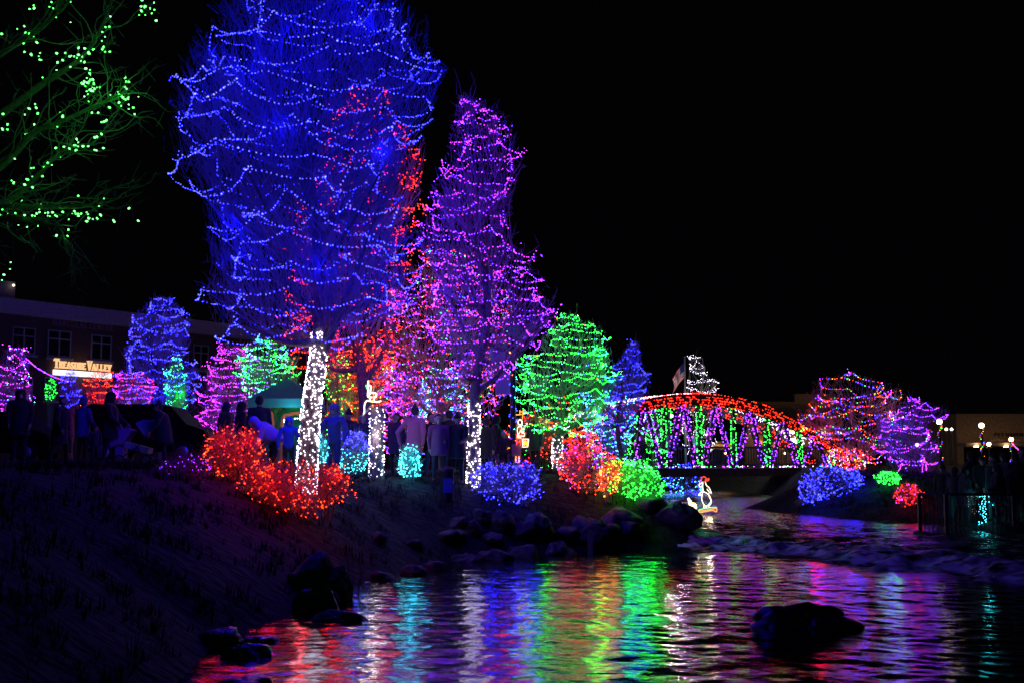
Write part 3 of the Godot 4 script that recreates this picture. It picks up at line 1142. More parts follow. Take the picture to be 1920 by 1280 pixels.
# ---------------------------------------------------------------- footbridge
func bridge() -> void:
	rng.seed = 77
	var near_mid := spot(1312, 63.0)
	var turn := deg_to_rad(24.0)
	var wide := 3.6
	var axis := Vector3(cos(turn), 0, -sin(turn))
	var across := Vector3(sin(turn), 0, cos(turn))
	var root := Vector3(near_mid.x, -0.05, -63.0) - across * (wide / 2.0)
	var t := thing("footbridge", "arched footbridge covered in red, white, green and purple lights over the river", "bridge", root, turn)
	var hs := 11.0
	var high := 3.85
	var arch := func(x: float) -> float: return high * (1.0 - pow(absf(x) / hs, 2.0)) + 0.1
	var slab := Shape.new().box(Vector3(0, -0.24, 0), Vector3(22.2, 0.44, wide + 0.5))
	part("deck", slab.mesh(), M.concrete, t)
	for s: float in [-1.0, 1.0]:
		part("abutment", boxm(Vector3(s * 10.2, -1.45, 0), Vector3(3.0, 2.0, wide + 0.8)), M.concrete, t)
	var white := PackedVector3Array()
	var red := PackedVector3Array()
	var purple := PackedVector3Array()
	var green := PackedVector3Array()
	for side: float in [-1.0, 1.0]:
		var z := side * wide / 2.0
		var chord := Shape.new()
		var n := 28
		for k in n:
			var x0 := lerpf(-hs, hs, float(k) / n)
			var x1 := lerpf(-hs, hs, float(k + 1) / n)
			chord.beam(Vector3(x0, arch.call(x0) - 0.3, z), Vector3(x1, arch.call(x1) - 0.3, z), 0.62, 0.22)
		part("arch_chord", chord.mesh(), M.steel, t)
		for k in (1500 if side > 0 else 800):
			var x := rng.randf_range(-hs, hs)
			var v := rng.randi_range(0, 4)
			var y: float = arch.call(x) - 0.02 - 0.14 * v + rng.randf_range(-0.03, 0.03)
			red.append(Vector3(x, y, z + (0.13 if rng.randf() < 0.6 else -0.13)) if v > 0 else Vector3(x, y + 0.04, z + rng.randf_range(-0.12, 0.12)))
		var step := 2.2
		for k in 9:
			var x := (k - 4) * step + (0.3 if side < 0 else 0.0)
			var y: float = arch.call(x) - 0.5
			if y < 0.9:
				continue
			part("post", Shape.new().beam(Vector3(x, 0, z), Vector3(x, y, z), 0.16, 0.16).mesh(), M.steel, t)
			for q in int(y * (26.0 if side > 0 else 10.0)):
				var a := rng.randf() * TAU
				green.append(Vector3(x + cos(a) * 0.15, rng.randf() * y, z + sin(a) * 0.15))
			for s: float in [-1.0, 1.0]:
				var xt := x + s * step * 0.47
				var yt: float = arch.call(xt) - 0.5
				if yt < 0.8:
					continue
				part("diagonal_brace", Shape.new().beam(Vector3(x + s * 0.18, 0.02, z), Vector3(xt, yt, z), 0.12, 0.12).mesh(), M.steel, t)
				for q in int(yt * (22.0 if side > 0 else 9.0)):
					var f := rng.randf()
					var a := rng.randf() * TAU
					purple.append(Vector3(lerpf(x + s * 0.18, xt, f) + cos(a) * 0.13, yt * f, z + sin(a) * 0.13))
		# railing
		var rail := z - side * 0.25
		part("handrail", Shape.new().beam(Vector3(-10.8, 1.12, rail), Vector3(10.8, 1.12, rail), 0.07, 0.06).beam(Vector3(-10.8, 0.12, rail), Vector3(10.8, 0.12, rail), 0.05, 0.05).mesh(), M.steel, t)
		var bar := boxm(Vector3(0, 0.62, 0), Vector3(0.03, 1.0, 0.03))
		for k in 120:
			part("railing_bar", bar, M.steel, t).position = Vector3(-10.75 + k * 0.1807, 0, rail)
		for k in 90:
			var x := rng.randf_range(-9.5, 9.5)
			[purple, green, white][k % 3].append(Vector3(x, rng.randf_range(0.03, 0.1), z + side * 0.1))
	# the net of white lights hung between the two arches
	var net := Shape.new()
	for k in 37:
		var x := -9.0 + k * 0.5
		net.tube(PackedVector3Array([Vector3(x, arch.call(x) + 0.03, -wide / 2.0), Vector3(x, arch.call(x) - 0.06, 0), Vector3(x, arch.call(x) + 0.03, wide / 2.0)]), 0.008, 0.008, 4)
	part("light_net", net.mesh(), M.wire, t, "stuff")
	for k in 1500:
		var x := rng.randf_range(-9.0, 9.0)
		white.append(Vector3(x, arch.call(x) - 0.02 + rng.randf_range(-0.06, 0.06), rng.randf_range(-0.48, 0.48) * wide))
	for g in [["red", red], ["white", white], ["purple", purple], ["green", green]]:
		bulbs("light_bulbs", g[1], 0.038, E[g[0]], t)
	for k: float in [-5.0, 0.0, 5.0]:
		lamp(Vector3(k, arch.call(k) - 0.9, 0), Color(1, 0.85, 0.95), 0.8, t)
	# people crossing
	for g in [["person in a white hooded top leaning on the bridge railing", 1322, Color(0.5, 0.5, 0.5), 0.0], ["person in a blue jacket standing at the bridge railing", 1270, Color(0.03, 0.08, 0.35), 40.0], ["person in a pale coat behind the blue jacket on the bridge", 1258, Color(0.3, 0.25, 0.3), 190.0], ["dark dressed person near the left end of the bridge", 1196, Color(0.03, 0.02, 0.03), 10.0]]:
		var p := at(g[1], 875, 62.6)
		var o := person(g[0], g[1], 62.9, 1.72, g[3], {"hair": "hood" if g[1] == 1322 else "beanie", "arms": [[0.5, 0.7], [0.5, 0.7]], "stride": 0.2}, g[2], Color(0.04, 0.04, 0.06), Color(0.15, 0.03, 0.03) if g[1] == 1196 else g[2])
		var xl := (p - root).dot(axis)
		o.position = root + axis * xl + across * (wide / 2.0 - 0.62) + Vector3(0, -0.02, 0)

# ---------------------------------------------------------------- lamps, poles, fence
func street_lamp(label: String, px: float, py: float, d: float, r: float, energy: float, strung := true) -> void:
	var top := at(px, py, d)
	var root := Vector3(top.x, ground(top.x, d), -d)
	var t := thing("street_lamp", label, "street lamp", root)
	var h := top.y - root.y
	part("pole", Shape.new().lathe([[0.11, 0], [0.11, 0.25], [0.07, 0.35], [0.05, h * 0.6], [0.045, h - r * 1.2]], 10).mesh(), M.steel, t)
	part("collar", Shape.new().lathe([[0.04, h - r * 1.9], [0.1, h - r * 1.3], [0.11, h - r * 0.9]], 10).mesh(), M.steel, t)
	var g := part("lamp_globe", ball_mesh, E.lamp_white, t)
	g.position = Vector3(0, h, 0)
	g.scale = Vector3.ONE * r
	part("finial", Shape.new().lathe([[0.07, h + r * 0.9], [0.04, h + r * 1.3], [0.005, h + r * 1.7]], 8).mesh(), M.steel, t)
	lamp(Vector3(0, h, 0), Color(1, 0.86, 0.62), energy, t, r * 0.8)
	if strung:
		rng.seed = int(px)
		var by := {"red": PackedVector3Array(), "green": PackedVector3Array(), "orange": PackedVector3Array(), "blue": PackedVector3Array()}
		var keys := ["red", "green", "orange", "blue"]
		for k in 16:
			var a := k * 0.9
			by[keys[k % 4]].append(Vector3(cos(a) * 0.09, h - r * 1.5 - k * 0.1, sin(a) * 0.09))
		for c in by:
			bulbs("light_bulbs", by[c], 0.032, E[c], t)

func flag() -> void:
	var d := 78.0
	var top := at(1284, 671, d)
	var p := thing("flag_pole", "thin pale flag pole behind the middle of the footbridge", "flag pole", Vector3(top.x, 0, -d))
	part("pole", Shape.new().lathe([[0.09, 0], [0.05, top.y]], 8).mesh(), M.pole_metal, p)
	part("finial", Shape.new().lathe([[0.01, top.y], [0.08, top.y + 0.07], [0.01, top.y + 0.14]], 8).mesh(), M.pole_metal, p)
	var fly := 2.0
	var t := thing("flag", "flag with red and white stripes drooping from the pale pole", "flag", Vector3(top.x, 0, -d))
	var drop := at(1284, 680, d).y
	var low := at(1284, 727, d).y
	var put := func(u: float, v: float) -> Vector3:   # u out from the pole, v down the hoist
		var y := drop - v * (drop - low) * 0.62 - u * (drop - low) * (0.38 + 0.25 * u)
		return Vector3(-0.06 - u * (0.8 - 0.15 * sin(v * 3.0)), y, 0.18 * sin(u * 9.0 + v * 2.0) * u)
	for k in 13:
		var s := Shape.new()
		for q in 14:
			var u0 := q / 14.0
			var u1 := (q + 1) / 14.0
			if k < 7 and u1 <= 0.36:
				continue
			var a: Vector3 = put.call(u0, k / 13.0)
			var b: Vector3 = put.call(u1, k / 13.0)
			var c: Vector3 = put.call(u1, (k + 1) / 13.0)
			var e: Vector3 = put.call(u0, (k + 1) / 13.0)
			s.quad(a, b, c, e, Vector3(0, 0, 1))
			var bk := Vector3(0, 0, -0.012)
			s.quad(a + bk, b + bk, c + bk, e + bk, Vector3(0, 0, -1))
		part("stripe", s.mesh(), M.flag_red if k % 2 == 0 else M.flag_white, t)
	var cn := Shape.new()
	for q in 5:
		for j in 4:
			var bk := Vector3(0, 0, -0.012)
			var pts := []
			for w in [[q, j], [q + 1, j], [q + 1, j + 1], [q, j + 1]]:
				pts.append(put.call(w[0] / 14.0, w[1] * 7.0 / 52.0))
			cn.quad(pts[0], pts[1], pts[2], pts[3], Vector3(0, 0, 1))
			cn.quad(pts[0] + bk, pts[1] + bk, pts[2] + bk, pts[3] + bk, Vector3(0, 0, -1))
	part("canton", cn.mesh(), M.flag_blue, t)
	var ln := part("spot_lamp", boxm(Vector3.ZERO, Vector3(0.2, 0.2, 0.2)), E.rope_white, p)
	ln.position = Vector3(-1.2, 3.2, 2.0)
	lamp(Vector3(-1.2, 3.4, 2.0), Color(1, 0.95, 0.9), 4.5, p)

func fence() -> void:
	for f in [[1726, 1768, 925, 998, "short railing panel with a pale top rail at the river's edge"], [1776, 1990, 926, 1000, "dark iron railing running right along the river terrace"]]:
		var d := 31.5
		var a := at(f[0], f[3], d)
		var b := at(f[1], f[3], d)
		var h := at(f[0], f[2], d).y - a.y
		var root := Vector3(a.x, minf(ground(a.x, d), a.y) - 0.05, -d)
		var t := thing("railing", f[4], "railing", root)
		var w := b.x - a.x
		h += a.y - root.y
		part("top_rail", boxm(Vector3(w / 2.0, h, 0), Vector3(w + 0.06, 0.06, 0.07)), M.kerb if f[0] == 1726 else M.steel, t)
		part("bottom_rail", boxm(Vector3(w / 2.0, 0.15, 0), Vector3(w, 0.05, 0.05)), M.steel, t)
		var bar := boxm(Vector3(0, h / 2.0, 0), Vector3(0.022, h - 0.06, 0.022))
		var n := int(w / 0.11)
		for k in n + 1:
			part("bar", bar, M.steel, t).position = Vector3(w * k / n, 0, 0)
		for k in int(w / 1.8) + 1:
			part("post", boxm(Vector3(0, h / 2.0, 0.005), Vector3(0.08, h, 0.09)), M.steel, t).position = Vector3(minf(k * 1.8, w), 0, 0)

# ---------------------------------------------------------------- rope-light figures
func rope(t: Node3D, called: String, mat: Material, d: float, origin: Vector2, per: float, pts: Array, r := 0.02, dz := 0.0) -> void:
	var w := []
	for p in pts:
		w.append(at(origin.x + p[0] / per, origin.y + p[1] / per, d) - t.position + Vector3(0, 0, dz))
	part(called, Shape.new().tube(curve(w, pts.size() * 4), r * 0.72, r * 0.72, 7).mesh(), mat, t)

func figures() -> void:
	# penguin on a surfboard on the water
	var d := 42.0
	var o := Vector2(1240, 860)
	var k := 9.145
	var base := at(1322, 962, d)
	var t := thing("light_sculpture", "rope light penguin in a red cap standing on a surfboard above the water", "light sculpture", base)
	rope(t, "cap_light", E.rope_red, d, o, k, [[682, 372], [700, 322], [735, 300], [770, 325], [798, 350], [815, 330], [816, 358], [790, 374], [757, 348], [755, 384], [690, 386], [682, 372]], 0.02)
	rope(t, "beak_light", E.rope_white, d, o, k, [[706, 398], [660, 432], [650, 462], [690, 472], [706, 440], [706, 398]])
	rope(t, "belly_light", E.rope_white, d, o, k, [[716, 400], [713, 480], [720, 540], [706, 590], [696, 680], [722, 760], [772, 808], [830, 762], [856, 705], [826, 625], [782, 585], [738, 562], [716, 562]])
	rope(t, "back_light", E.rope_white, d, o, k, [[760, 392], [776, 450], [820, 488], [846, 540], [860, 580], [822, 562], [786, 510]])
	rope(t, "side_light", E.rope_white, d, o, k, [[814, 585], [826, 650], [856, 705], [852, 760], [832, 792]])
	rope(t, "wing_light", E.rope_white, d, o, k, [[714, 545], [664, 580], [645, 622], [692, 610]])
	for f in [[[742, 782], [728, 812], [736, 838], [762, 820]], [[772, 808], [776, 838]], [[818, 790], [822, 824], [850, 832]]]:
		rope(t, "foot_light", E.rope_white, d, o, k, f, 0.016)
	rope(t, "board_light", E.rope_green, d, o, k, [[590, 892], [720, 852], [850, 830], [955, 828]], 0.018)
	rope(t, "board_light", E.rope_orange, d, o, k, [[515, 930], [640, 896], [800, 870], [946, 850], [940, 905], [880, 880], [700, 908], [515, 930]], 0.018)
	for f: float in [620, 780, 930]:
		rope(t, "strut", M.steel, d, o, k, [[f, 880], [f, 990]], 0.015, -0.03)
	lamp(at(1327, 925, d) - base + Vector3(0, 0, 0.25), Color(1, 0.9, 0.7), 0.35, t)
	var s := thing("light_sculpture", "small warm rope light snow figure at the tail of the surfboard", "light sculpture", at(1297, 960, d))
	for f in [[472, 688, 18], [494, 735, 28], [545, 830, 62]]:
		for g in 3:
			var ring := []
			for q in 9:
				var a := TAU * q / 8.0
				ring.append([f[0] + cos(a) * f[2] * (1.0 - g * 0.33), f[1] + sin(a) * f[2] * (1.2 - g * 0.3)])
			rope(s, "body_light", E.warm if f[2] > 40 else E.rope_white, d, o, k, ring, 0.016, 0.05 * g)
	rope(s, "stake_light", E.rope_white, d, o, k, [[472, 690], [480, 790], [505, 880], [520, 928]], 0.016)
	lamp(Vector3(0.1, 0.5, 0.4), Color(1, 0.85, 0.55), 0.25, s)
	# seated figure on the wrapped stump
	d = 29.0
	o = Vector2(660, 690)
	k = 12.8
	t = thing("light_sculpture", "white rope light rider on a sledge atop the white wrapped stump", "light sculpture", at(700, 752, d))
	rope(t, "rider_light", E.rope_white, d, o, k, [[390, 290], [380, 400], [385, 520], [372, 640], [400, 690], [480, 692]], 0.028)
	rope(t, "rider_light", E.rope_white, d, o, k, [[400, 408], [450, 425], [442, 520], [432, 600], [402, 662]], 0.026)
	rope(t, "lap_light", E.rope_white, d, o, k, [[440, 590], [540, 588], [580, 622], [572, 680], [500, 694]], 0.028)
	rope(t, "arm_light", E.rope_green, d, o, k, [[384, 440], [330, 400], [350, 480], [384, 500]], 0.014)
	rope(t, "back_wire", M.tinsel, d, o, k, [[470, 280], [520, 340], [540, 430], [500, 560], [520, 640]], 0.018)
	rope(t, "leg_light", E.rope_white, d, o, k, [[428, 695], [430, 785]], 0.024)
	rope(t, "leg_light", E.rope_white, d, o, k, [[530, 695], [530, 785]], 0.024)
	rope(t, "runner_light", E.rope_white, d, o, k, [[700, 778], [640, 796], [540, 800], [430, 786], [360, 774], [312, 830], [292, 920], [295, 1030], [270, 1100]], 0.026)
	rope(t, "tow_wire", M.tinsel, d, o, k, [[490, 890], [420, 930], [340, 1050], [280, 1110], [215, 1145]], 0.02)
	for q in 6:
		rope(t, "tinsel_strand", M.tinsel, d, o, k, [[560, 600], [620 + q * 8, 560 - q * 14], [700 + q * 18, 520 - q * 22]], 0.006)
	lamp(at(695, 735, d) - t.position + Vector3(0, 0, 0.3), Color(1, 0.92, 0.75), 0.25, t)
	# letters of rope light on a post beside the path
	d = 31.5
	o = Vector2(940, 760)
	k = 10.67
	t = thing("light_sign", "upright rope light sign of stacked letters above a grey box on orange legs", "sign", spot(967, d))
	for g in [[[370, 90], [372, 182]], [[430, 88], [426, 272]], [[290, 182], [375, 176], [460, 168]], [[362, 112], [430, 128]]]:
		rope(t, "letter_light", E.rope_orange, d, o, k, g, 0.014)
	var ring := []
	for q in 13:
		ring.append([375 + cos(TAU * q / 12.0) * 40, 332 + sin(TAU * q / 12.0) * 54])
	rope(t, "letter_light", E.rope_white, d, o, k, ring, 0.02)
	for g in [[[325, 432], [390, 408], [404, 470], [350, 560], [322, 600], [330, 632], [404, 642]], [[322, 432], [322, 520], [345, 600], [410, 600]], [[404, 470], [470, 462]], [[404, 532], [458, 520]], [[404, 470], [412, 540], [462, 560], [452, 610], [404, 600]]]:
		rope(t, "letter_light", E.rope_white, d, o, k, g, 0.016)
	for g in [[[305, 786], [318, 675], [380, 675], [384, 786]], [[312, 738], [382, 730]]]:
		rope(t, "letter_light", E.rope_red, d, o, k, g, 0.018)
	for g in [[[438, 690], [458, 790], [482, 700], [506, 790], [530, 690]]]:
		rope(t, "letter_light", E.orange, d, o, k, g, 0.018, 0.03)
	for g in [[[420, 666], [548, 666]], [[548, 666], [530, 822]], [[530, 822], [428, 828]], [[428, 828], [420, 666]]]:
		rope(t, "box_light", E.rope_white, d, o, k, g, 0.014, 0.03)
	var bl := at(o.x + 205 / k, o.y + 1010 / k, d)
	var bh := at(o.x + 395 / k, o.y + 770 / k, d)
	part("box", boxm((bl + bh) / 2.0 - t.position - Vector3(0, 0, 0.2), Vector3(bh.x - bl.x, bh.y - bl.y, 0.3)), M.crate, t)
	for f: float in [292, 358]:
		rope(t, "leg_light", E.rope_orange, d, o, k, [[f, 1010], [f - 4, 1080], [f - 4, 1140]], 0.03)
	rope(t, "frame", M.steel, d, o, k, [[396, 80], [396, 1180]], 0.02, -0.06)

# ---------------------------------------------------------------- vehicles and small things
func car(label: String, px0: float, px1: float, d: float, high: float, facing: float) -> void:
	var a := spot(px0, d)
	var b := spot(px1, d)
	var t := thing("parked_car", label, "car", (a + b) / 2.0)
	var ln := b.x - a.x
	var prof := [[-0.5, 0.3], [-0.5, 0.72], [-0.485, 0.97], [-0.44, 1.0], [0.1, 1.0], [0.2, 0.95], [0.33, 0.66], [0.47, 0.56], [0.5, 0.46], [0.5, 0.2], [-0.49, 0.2]]
	var s := Shape.new()
	var gl := Shape.new()
	var wide := 0.92
	for k in prof.size():
		var p: Array = prof[k]
		var q: Array = prof[(k + 1) % prof.size()]
		var u := Vector3(p[0] * ln * facing, p[1] * high, 0)
		var v := Vector3(q[0] * ln * facing, q[1] * high, 0)
		var tp := 0.82 if p[1] > 0.8 else 1.0
		var tq := 0.82 if q[1] > 0.8 else 1.0
		var z0 := Vector3(0, 0, wide * tp)
		var z1 := Vector3(0, 0, wide * tq)
		var mid := Vector3(0, high * 0.5, 0)
		s.quad(u - z0, u + z0, v + z1, v - z1, (u + v) / 2.0 - mid)
		for e: float in [-1.0, 1.0]:
			s.tri(Vector3(0, high * 0.55, e * wide * 0.97), u + z0 * e, v + z1 * e, Vector3(0, 0, e))
	part("body", s.mesh(), M.car_paint, t)
	for g in [[[-0.42, 0.68], [-0.40, 0.92], [-0.14, 0.93], [-0.14, 0.68]], [[-0.11, 0.68], [-0.11, 0.93], [0.1, 0.93], [0.24, 0.68]]]:
		for e: float in [-1.0, 1.0]:
			var w := Shape.new()
			var c := []
			for p in g:
				c.append(Vector3(p[0] * ln * facing, p[1] * high, e * (wide * lerpf(1.0, 0.82, clampf((p[1] - 0.6) / 0.35, 0, 1)) + 0.012)))
			w.quad(c[0], c[1], c[2], c[3], Vector3(0, 0, e))
			part("window", w.mesh(), M.window_pane, t)
	for x: float in [-0.31, 0.31]:
		for e: float in [-1.0, 1.0]:
			var wh := part("wheel", Shape.new().lathe([[0.0, -0.1], [0.3, -0.1], [0.34, -0.06], [0.34, 0.06], [0.3, 0.1], [0.0, 0.1]], 18).mesh(), M.rubber, t)
			wh.position = Vector3(x * ln, 0.34, e * (wide - 0.05))
			wh.rotation.x = PI / 2.0
			part("rim", Shape.new().lathe([[0.0, -0.11], [0.19, -0.115], [0.2, 0.0], [0.19, 0.115], [0.0, 0.11]], 10).mesh(), M.pole_metal, wh)
	for e: float in [-0.6, 0.6]:
		part("headlight", boxm(Vector3(ln * 0.495 * facing, high * 0.48, e), Vector3(0.06, 0.12, 0.3)), M.window_pane, t)

func stroller() -> void:
	var d := 29.6
	var root := spot(255, d)
	var t := thing("stroller", "baby stroller with a raised pale canopy and a purple hood on the left path", "stroller", root)
	var shell := func(mid: Vector3, r: float, a0: float, a1: float, half: float) -> Shape:   # a hood: part of a barrel with closed sides
		var s := Shape.new()
		for q in 8:
			var u0 := lerpf(a0, a1, q / 8.0)
			var u1 := lerpf(a0, a1, (q + 1) / 8.0)
			var p := mid + Vector3(cos(u0), sin(u0), 0) * r
			var w := mid + Vector3(cos(u1), sin(u1), 0) * r
			var z := Vector3(0, 0, half)
			s.quad(p - z, p + z, w + z, w - z, p - mid)
			for e: float in [-1.0, 1.0]:
				s.tri(mid + z * e, p + z * e, w + z * e, Vector3(0, 0, e))
		return s
	part("hood", shell.call(Vector3(-0.25, 0.55, 0), 0.36, 1.0, 3.5, 0.24).mesh(), M.plain_cloth, t)
	part("canopy", shell.call(Vector3(0.32, 0.62, 0), 0.5, 0.4, 2.2, 0.24).mesh(), M.pale_cloth, t)
	part("seat", Shape.new().box(Vector3(0.05, 0.42, 0), Vector3(0.62, 0.14, 0.4), Basis(Vector3.BACK, -0.25)).mesh(), M.pale_cloth, t)
	part("footrest", Shape.new().box(Vector3(-0.38, 0.3, 0), Vector3(0.2, 0.28, 0.34)).mesh(), M.plain_cloth, t)
	for e: float in [-0.24, 0.24]:
		part("frame", Shape.new().tube(PackedVector3Array([Vector3(-0.35, 0.13, e), Vector3(0.1, 0.45, e), Vector3(0.5, 0.95, e), Vector3(0.62, 1.05, e)]), 0.015, 0.015).tube(PackedVector3Array([Vector3(0.32, 0.13, e), Vector3(0.05, 0.5, e)]), 0.015, 0.015).mesh(), M.steel, t)
		for x: float in [-0.35, 0.32]:
			var wh := part("wheel", Shape.new().lathe([[0.09, -0.02], [0.125, -0.018], [0.125, 0.018], [0.09, 0.02], [0.09, -0.02]], 16).mesh(), M.rubber, t)
			wh.position = Vector3(x, 0.125, e * 1.08)
			wh.rotation.x = PI / 2.0
			part("rim", Shape.new().lathe([[0, -0.012], [0.092, -0.012], [0.092, 0.012], [0, 0.012]], 12).mesh(), M.pole_metal, wh)
	part("handle", Shape.new().tube(PackedVector3Array([Vector3(0.62, 1.05, -0.25), Vector3(0.64, 1.06, 0), Vector3(0.62, 1.05, 0.25)]), 0.018, 0.018).mesh(), M.rubber, t)

func small_things() -> void:
	var p := spot(838, 28.2)
	var t := thing("trash_can", "dark square trash can with a blue front panel at the path edge", "trash can", p)
	part("body", Shape.new().lathe([[0.2, 0.0], [0.2, 0.02], [0.22, 0.66], [0.22, 0.68]], 4).mesh(), M.bin_dark, t).rotation.y = PI / 4.0
	part("lid", Shape.new().lathe([[0.24, 0.68], [0.24, 0.74], [0.18, 0.8], [0.0, 0.81]], 4).mesh(), M.bin_dark, t).rotation.y = PI / 4.0
	part("panel", boxm(Vector3(0.03, 0.36, 0.165), Vector3(0.22, 0.34, 0.02)), M.blue_panel, t)
	for a in [["bent timber arch with lights under it, left of the tall dark figure", [[441, 818], [446, 795], [458, 779], [476, 774], [500, 774], [510, 782], [513, 818]], 36.5], ["bent timber arch beside the blue jacket under the teal canopy", [[526, 812], [529, 788], [540, 777], [560, 774], [590, 778], [604, 792], [606, 815]], 36.0]]:
		var base := spot(a[1][0][0], a[2])
		var o := thing("timber_arch", a[0], "arch", base)
		var w := []
		for q in a[1]:
			w.append(at(q[0], q[1], a[2]) - base)
		w[0].y = -0.02
		w[w.size() - 1].y = -0.02
		part("arch_beam", Shape.new().tube(curve(w, 26), 0.055, 0.055, 8).mesh(), M.timber, o)
		var on := PackedVector3Array()
		var cv := curve(w, 40)
		rng.seed = 4
		for q in cv:
			on.append(q + Vector3(rng.randfn() * 0.03, -0.16, 0.02))
		bulbs("light_bulbs", on, 0.026, E.green if a[2] > 36.2 else E.white, o)
		lamp((w[3] as Vector3) + Vector3(0, 0.1, 0.8), Color(1, 0.8, 0.5), 0.25, o)
	# canopy stall with teal cloth
	var c0 := at(478, 790, 38.0)
	var c1 := at(572, 752, 38.0)
	var base := Vector3((c0.x + c1.x) / 2.0, ground(c0.x, 38), -39.2)
	t = thing("canopy_tent", "teal cloth canopy tent behind the kneeling visitors", "tent", base)
	var hw := (c1.x - c0.x) / 2.0 + 0.25
	var eave := c1.y - base.y + 0.1
	var roof := Shape.new()
	var peak := Vector3(0, eave + 0.75, 0)
	for e in 4:
		var u := Vector3(hw, eave, 1.2).rotated(Vector3.UP, 0) * Vector3([1, -1, -1, 1][e], 1, [1, 1, -1, -1][e])
		var v := Vector3(hw, eave, 1.2) * Vector3([-1, -1, 1, 1][e], 1, [1, -1, -1, 1][e])
		roof.tri(u, v, peak, (u + v) / 2.0 - Vector3(0, eave - 1, 0))
		roof.quad(u, v, v - Vector3(0, 0.3, 0), u - Vector3(0, 0.3, 0), (u + v) * Vector3(1, 0, 1))
		part("pole", Shape.new().beam(Vector3(u.x * 0.97, 0, u.z * 0.97), Vector3(u.x * 0.97, eave, u.z * 0.97), 0.05, 0.05).mesh(), M.steel, t)
	part("roof", roof.mesh(), M.teal_canvas, t)
	part("back_cloth", boxm(Vector3(0, eave / 2.0, -1.15), Vector3(hw * 1.9, eave, 0.03)), M.teal_canvas, t)
	lamp(Vector3(0.4, eave - 0.35, 1.6), Color(0.5, 0.95, 1), 0.25, t)
	for f in [["yellow lit market tent with a pointed top behind the bridge railing", 1431, 807, 828, 24], ["flat yellow lit market tent seen between the bridge braces", 1352, 826, 836, 40], ["yellow lit market tent at the right end of the bridge", 1462, 824, 836, 30]]:
		var dd := 84.0
		var q0 := at(f[1], f[3], dd)
		var pk := at(f[1], f[2], dd)
		var m := thing("market_tent", f[0], "tent", Vector3(q0.x, 0, -dd))
		var half: float = f[4] * dd / FOCAL / 2.0
		var rf := Shape.new()
		for e in 4:
			var u := Vector3(half, q0.y + 0.15, half) * Vector3([1, -1, -1, 1][e], 1, [1, 1, -1, -1][e])
			var v := Vector3(half, q0.y + 0.15, half) * Vector3([-1, -1, 1, 1][e], 1, [1, -1, -1, 1][e])
			rf.tri(u, v, Vector3(0, pk.y, 0), (u + v) * Vector3(1, 0.2, 1))
			rf.quad(u, v, v - Vector3(0, 0.35, 0), u - Vector3(0, 0.35, 0), (u + v) * Vector3(1, 0, 1))
			part("pole", Shape.new().beam(Vector3(u.x * 0.95, 0, u.z * 0.95), Vector3(u.x * 0.95, q0.y, u.z * 0.95), 0.06, 0.06).mesh(), M.steel, m)
		part("roof", rf.mesh(), M.yellow_canvas, m)
		part("hanging_lamp", ball_mesh, E.warm, m).transform = Transform3D(Basis().scaled(Vector3.ONE * 0.08), Vector3(0, q0.y - 0.5, half + 0.9))
		lamp(Vector3(0, q0.y - 0.5, half + 0.9), Color(1, 0.75, 0.35), 0.6, m, 0.07)
	# lamp post with a lantern and banners beside the purple tree
	var lp := spot(962, 33.5)
	t = thing("street_lamp", "dark lantern post strung with blue bulbs and two pale banners", "street lamp", lp)
	var hh := at(965, 605, 33.5).y - lp.y
	part("pole", Shape.new().lathe([[0.16, 0], [0.16, 0.4], [0.09, 0.55], [0.07, hh - 0.5]], 12).mesh(), M.dark_paint, t)
	part("lantern_cage", Shape.new().lathe([[0.08, hh - 0.5], [0.12, hh - 0.44], [0.2, hh - 0.02], [0.24, hh], [0.12, hh + 0.16], [0.02, hh + 0.22], [0.01, hh + 0.36]], 6).mesh(), M.steel, t)
	part("lantern_pane", Shape.new().lathe([[0.13, hh - 0.4], [0.205, hh - 0.05]], 6).mesh(), M.teal_canvas, t)
	for b in [[-0.42, 0.95], [-0.3, 1.75]]:
		part("banner", boxm(Vector3(b[0], hh - b[1], 0.05), Vector3(0.42, 0.62, 0.012)), M.pale_cloth, t)
		part("bracket", Shape.new().beam(Vector3(0, hh - b[1] + 0.33, 0.05), Vector3(b[0] - 0.22, hh - b[1] + 0.33, 0.05), 0.025, 0.025).mesh(), M.steel, t)
	rng.seed = 31
	var by := {"blue": PackedVector3Array(), "orange": PackedVector3Array(), "teal": PackedVector3Array()}
	for q in 70:
		by[["blue", "blue", "orange", "teal"][rng.randi() % 4]].append(Vector3(cos(q * 1.1) * 0.12, q * (hh - 0.6) / 70.0, sin(q * 1.1) * 0.12))
	for c in by:
		bulbs("light_bulbs", by[c], 0.024, E[c], t)
	# teal icicle strands behind the railing
	rng.seed = 8
	var ip := spot(1838, 33.5)
	t = thing("icicle_lights", "teal and white icicle light strands hanging behind the right railing", "string lights", ip)
	var itop := at(1838, 930, 33.5).y - ip.y
	part("frame", Shape.new().beam(Vector3(-0.5, itop + 0.03, 0), Vector3(0.5, itop + 0.03, 0), 0.03, 0.03).beam(Vector3(-0.5, 0, 0), Vector3(-0.5, itop + 0.03, 0), 0.03, 0.03).beam(Vector3(0.5, 0, 0), Vector3(0.5, itop + 0.03, 0), 0.03, 0.03).mesh(), M.steel, t)
	var ic := PackedVector3Array()
	var iw := PackedVector3Array()
	for q in [[-0.38, 0.35, 1], [-0.3, 0.5, 1], [-0.18, 0.55, 1], [-0.08, 0.85, 0], [0.02, 0.8, 0], [0.1, 0.85, 0], [0.2, 0.3, 0], [0.3, 0.32, 0]]:
		var n := int(q[1] * 15)
		for j in n:
			(iw if q[2] == 1 else ic).append(Vector3(q[0] + rng.randfn() * 0.015, itop - j * q[1] / n, 0.02))
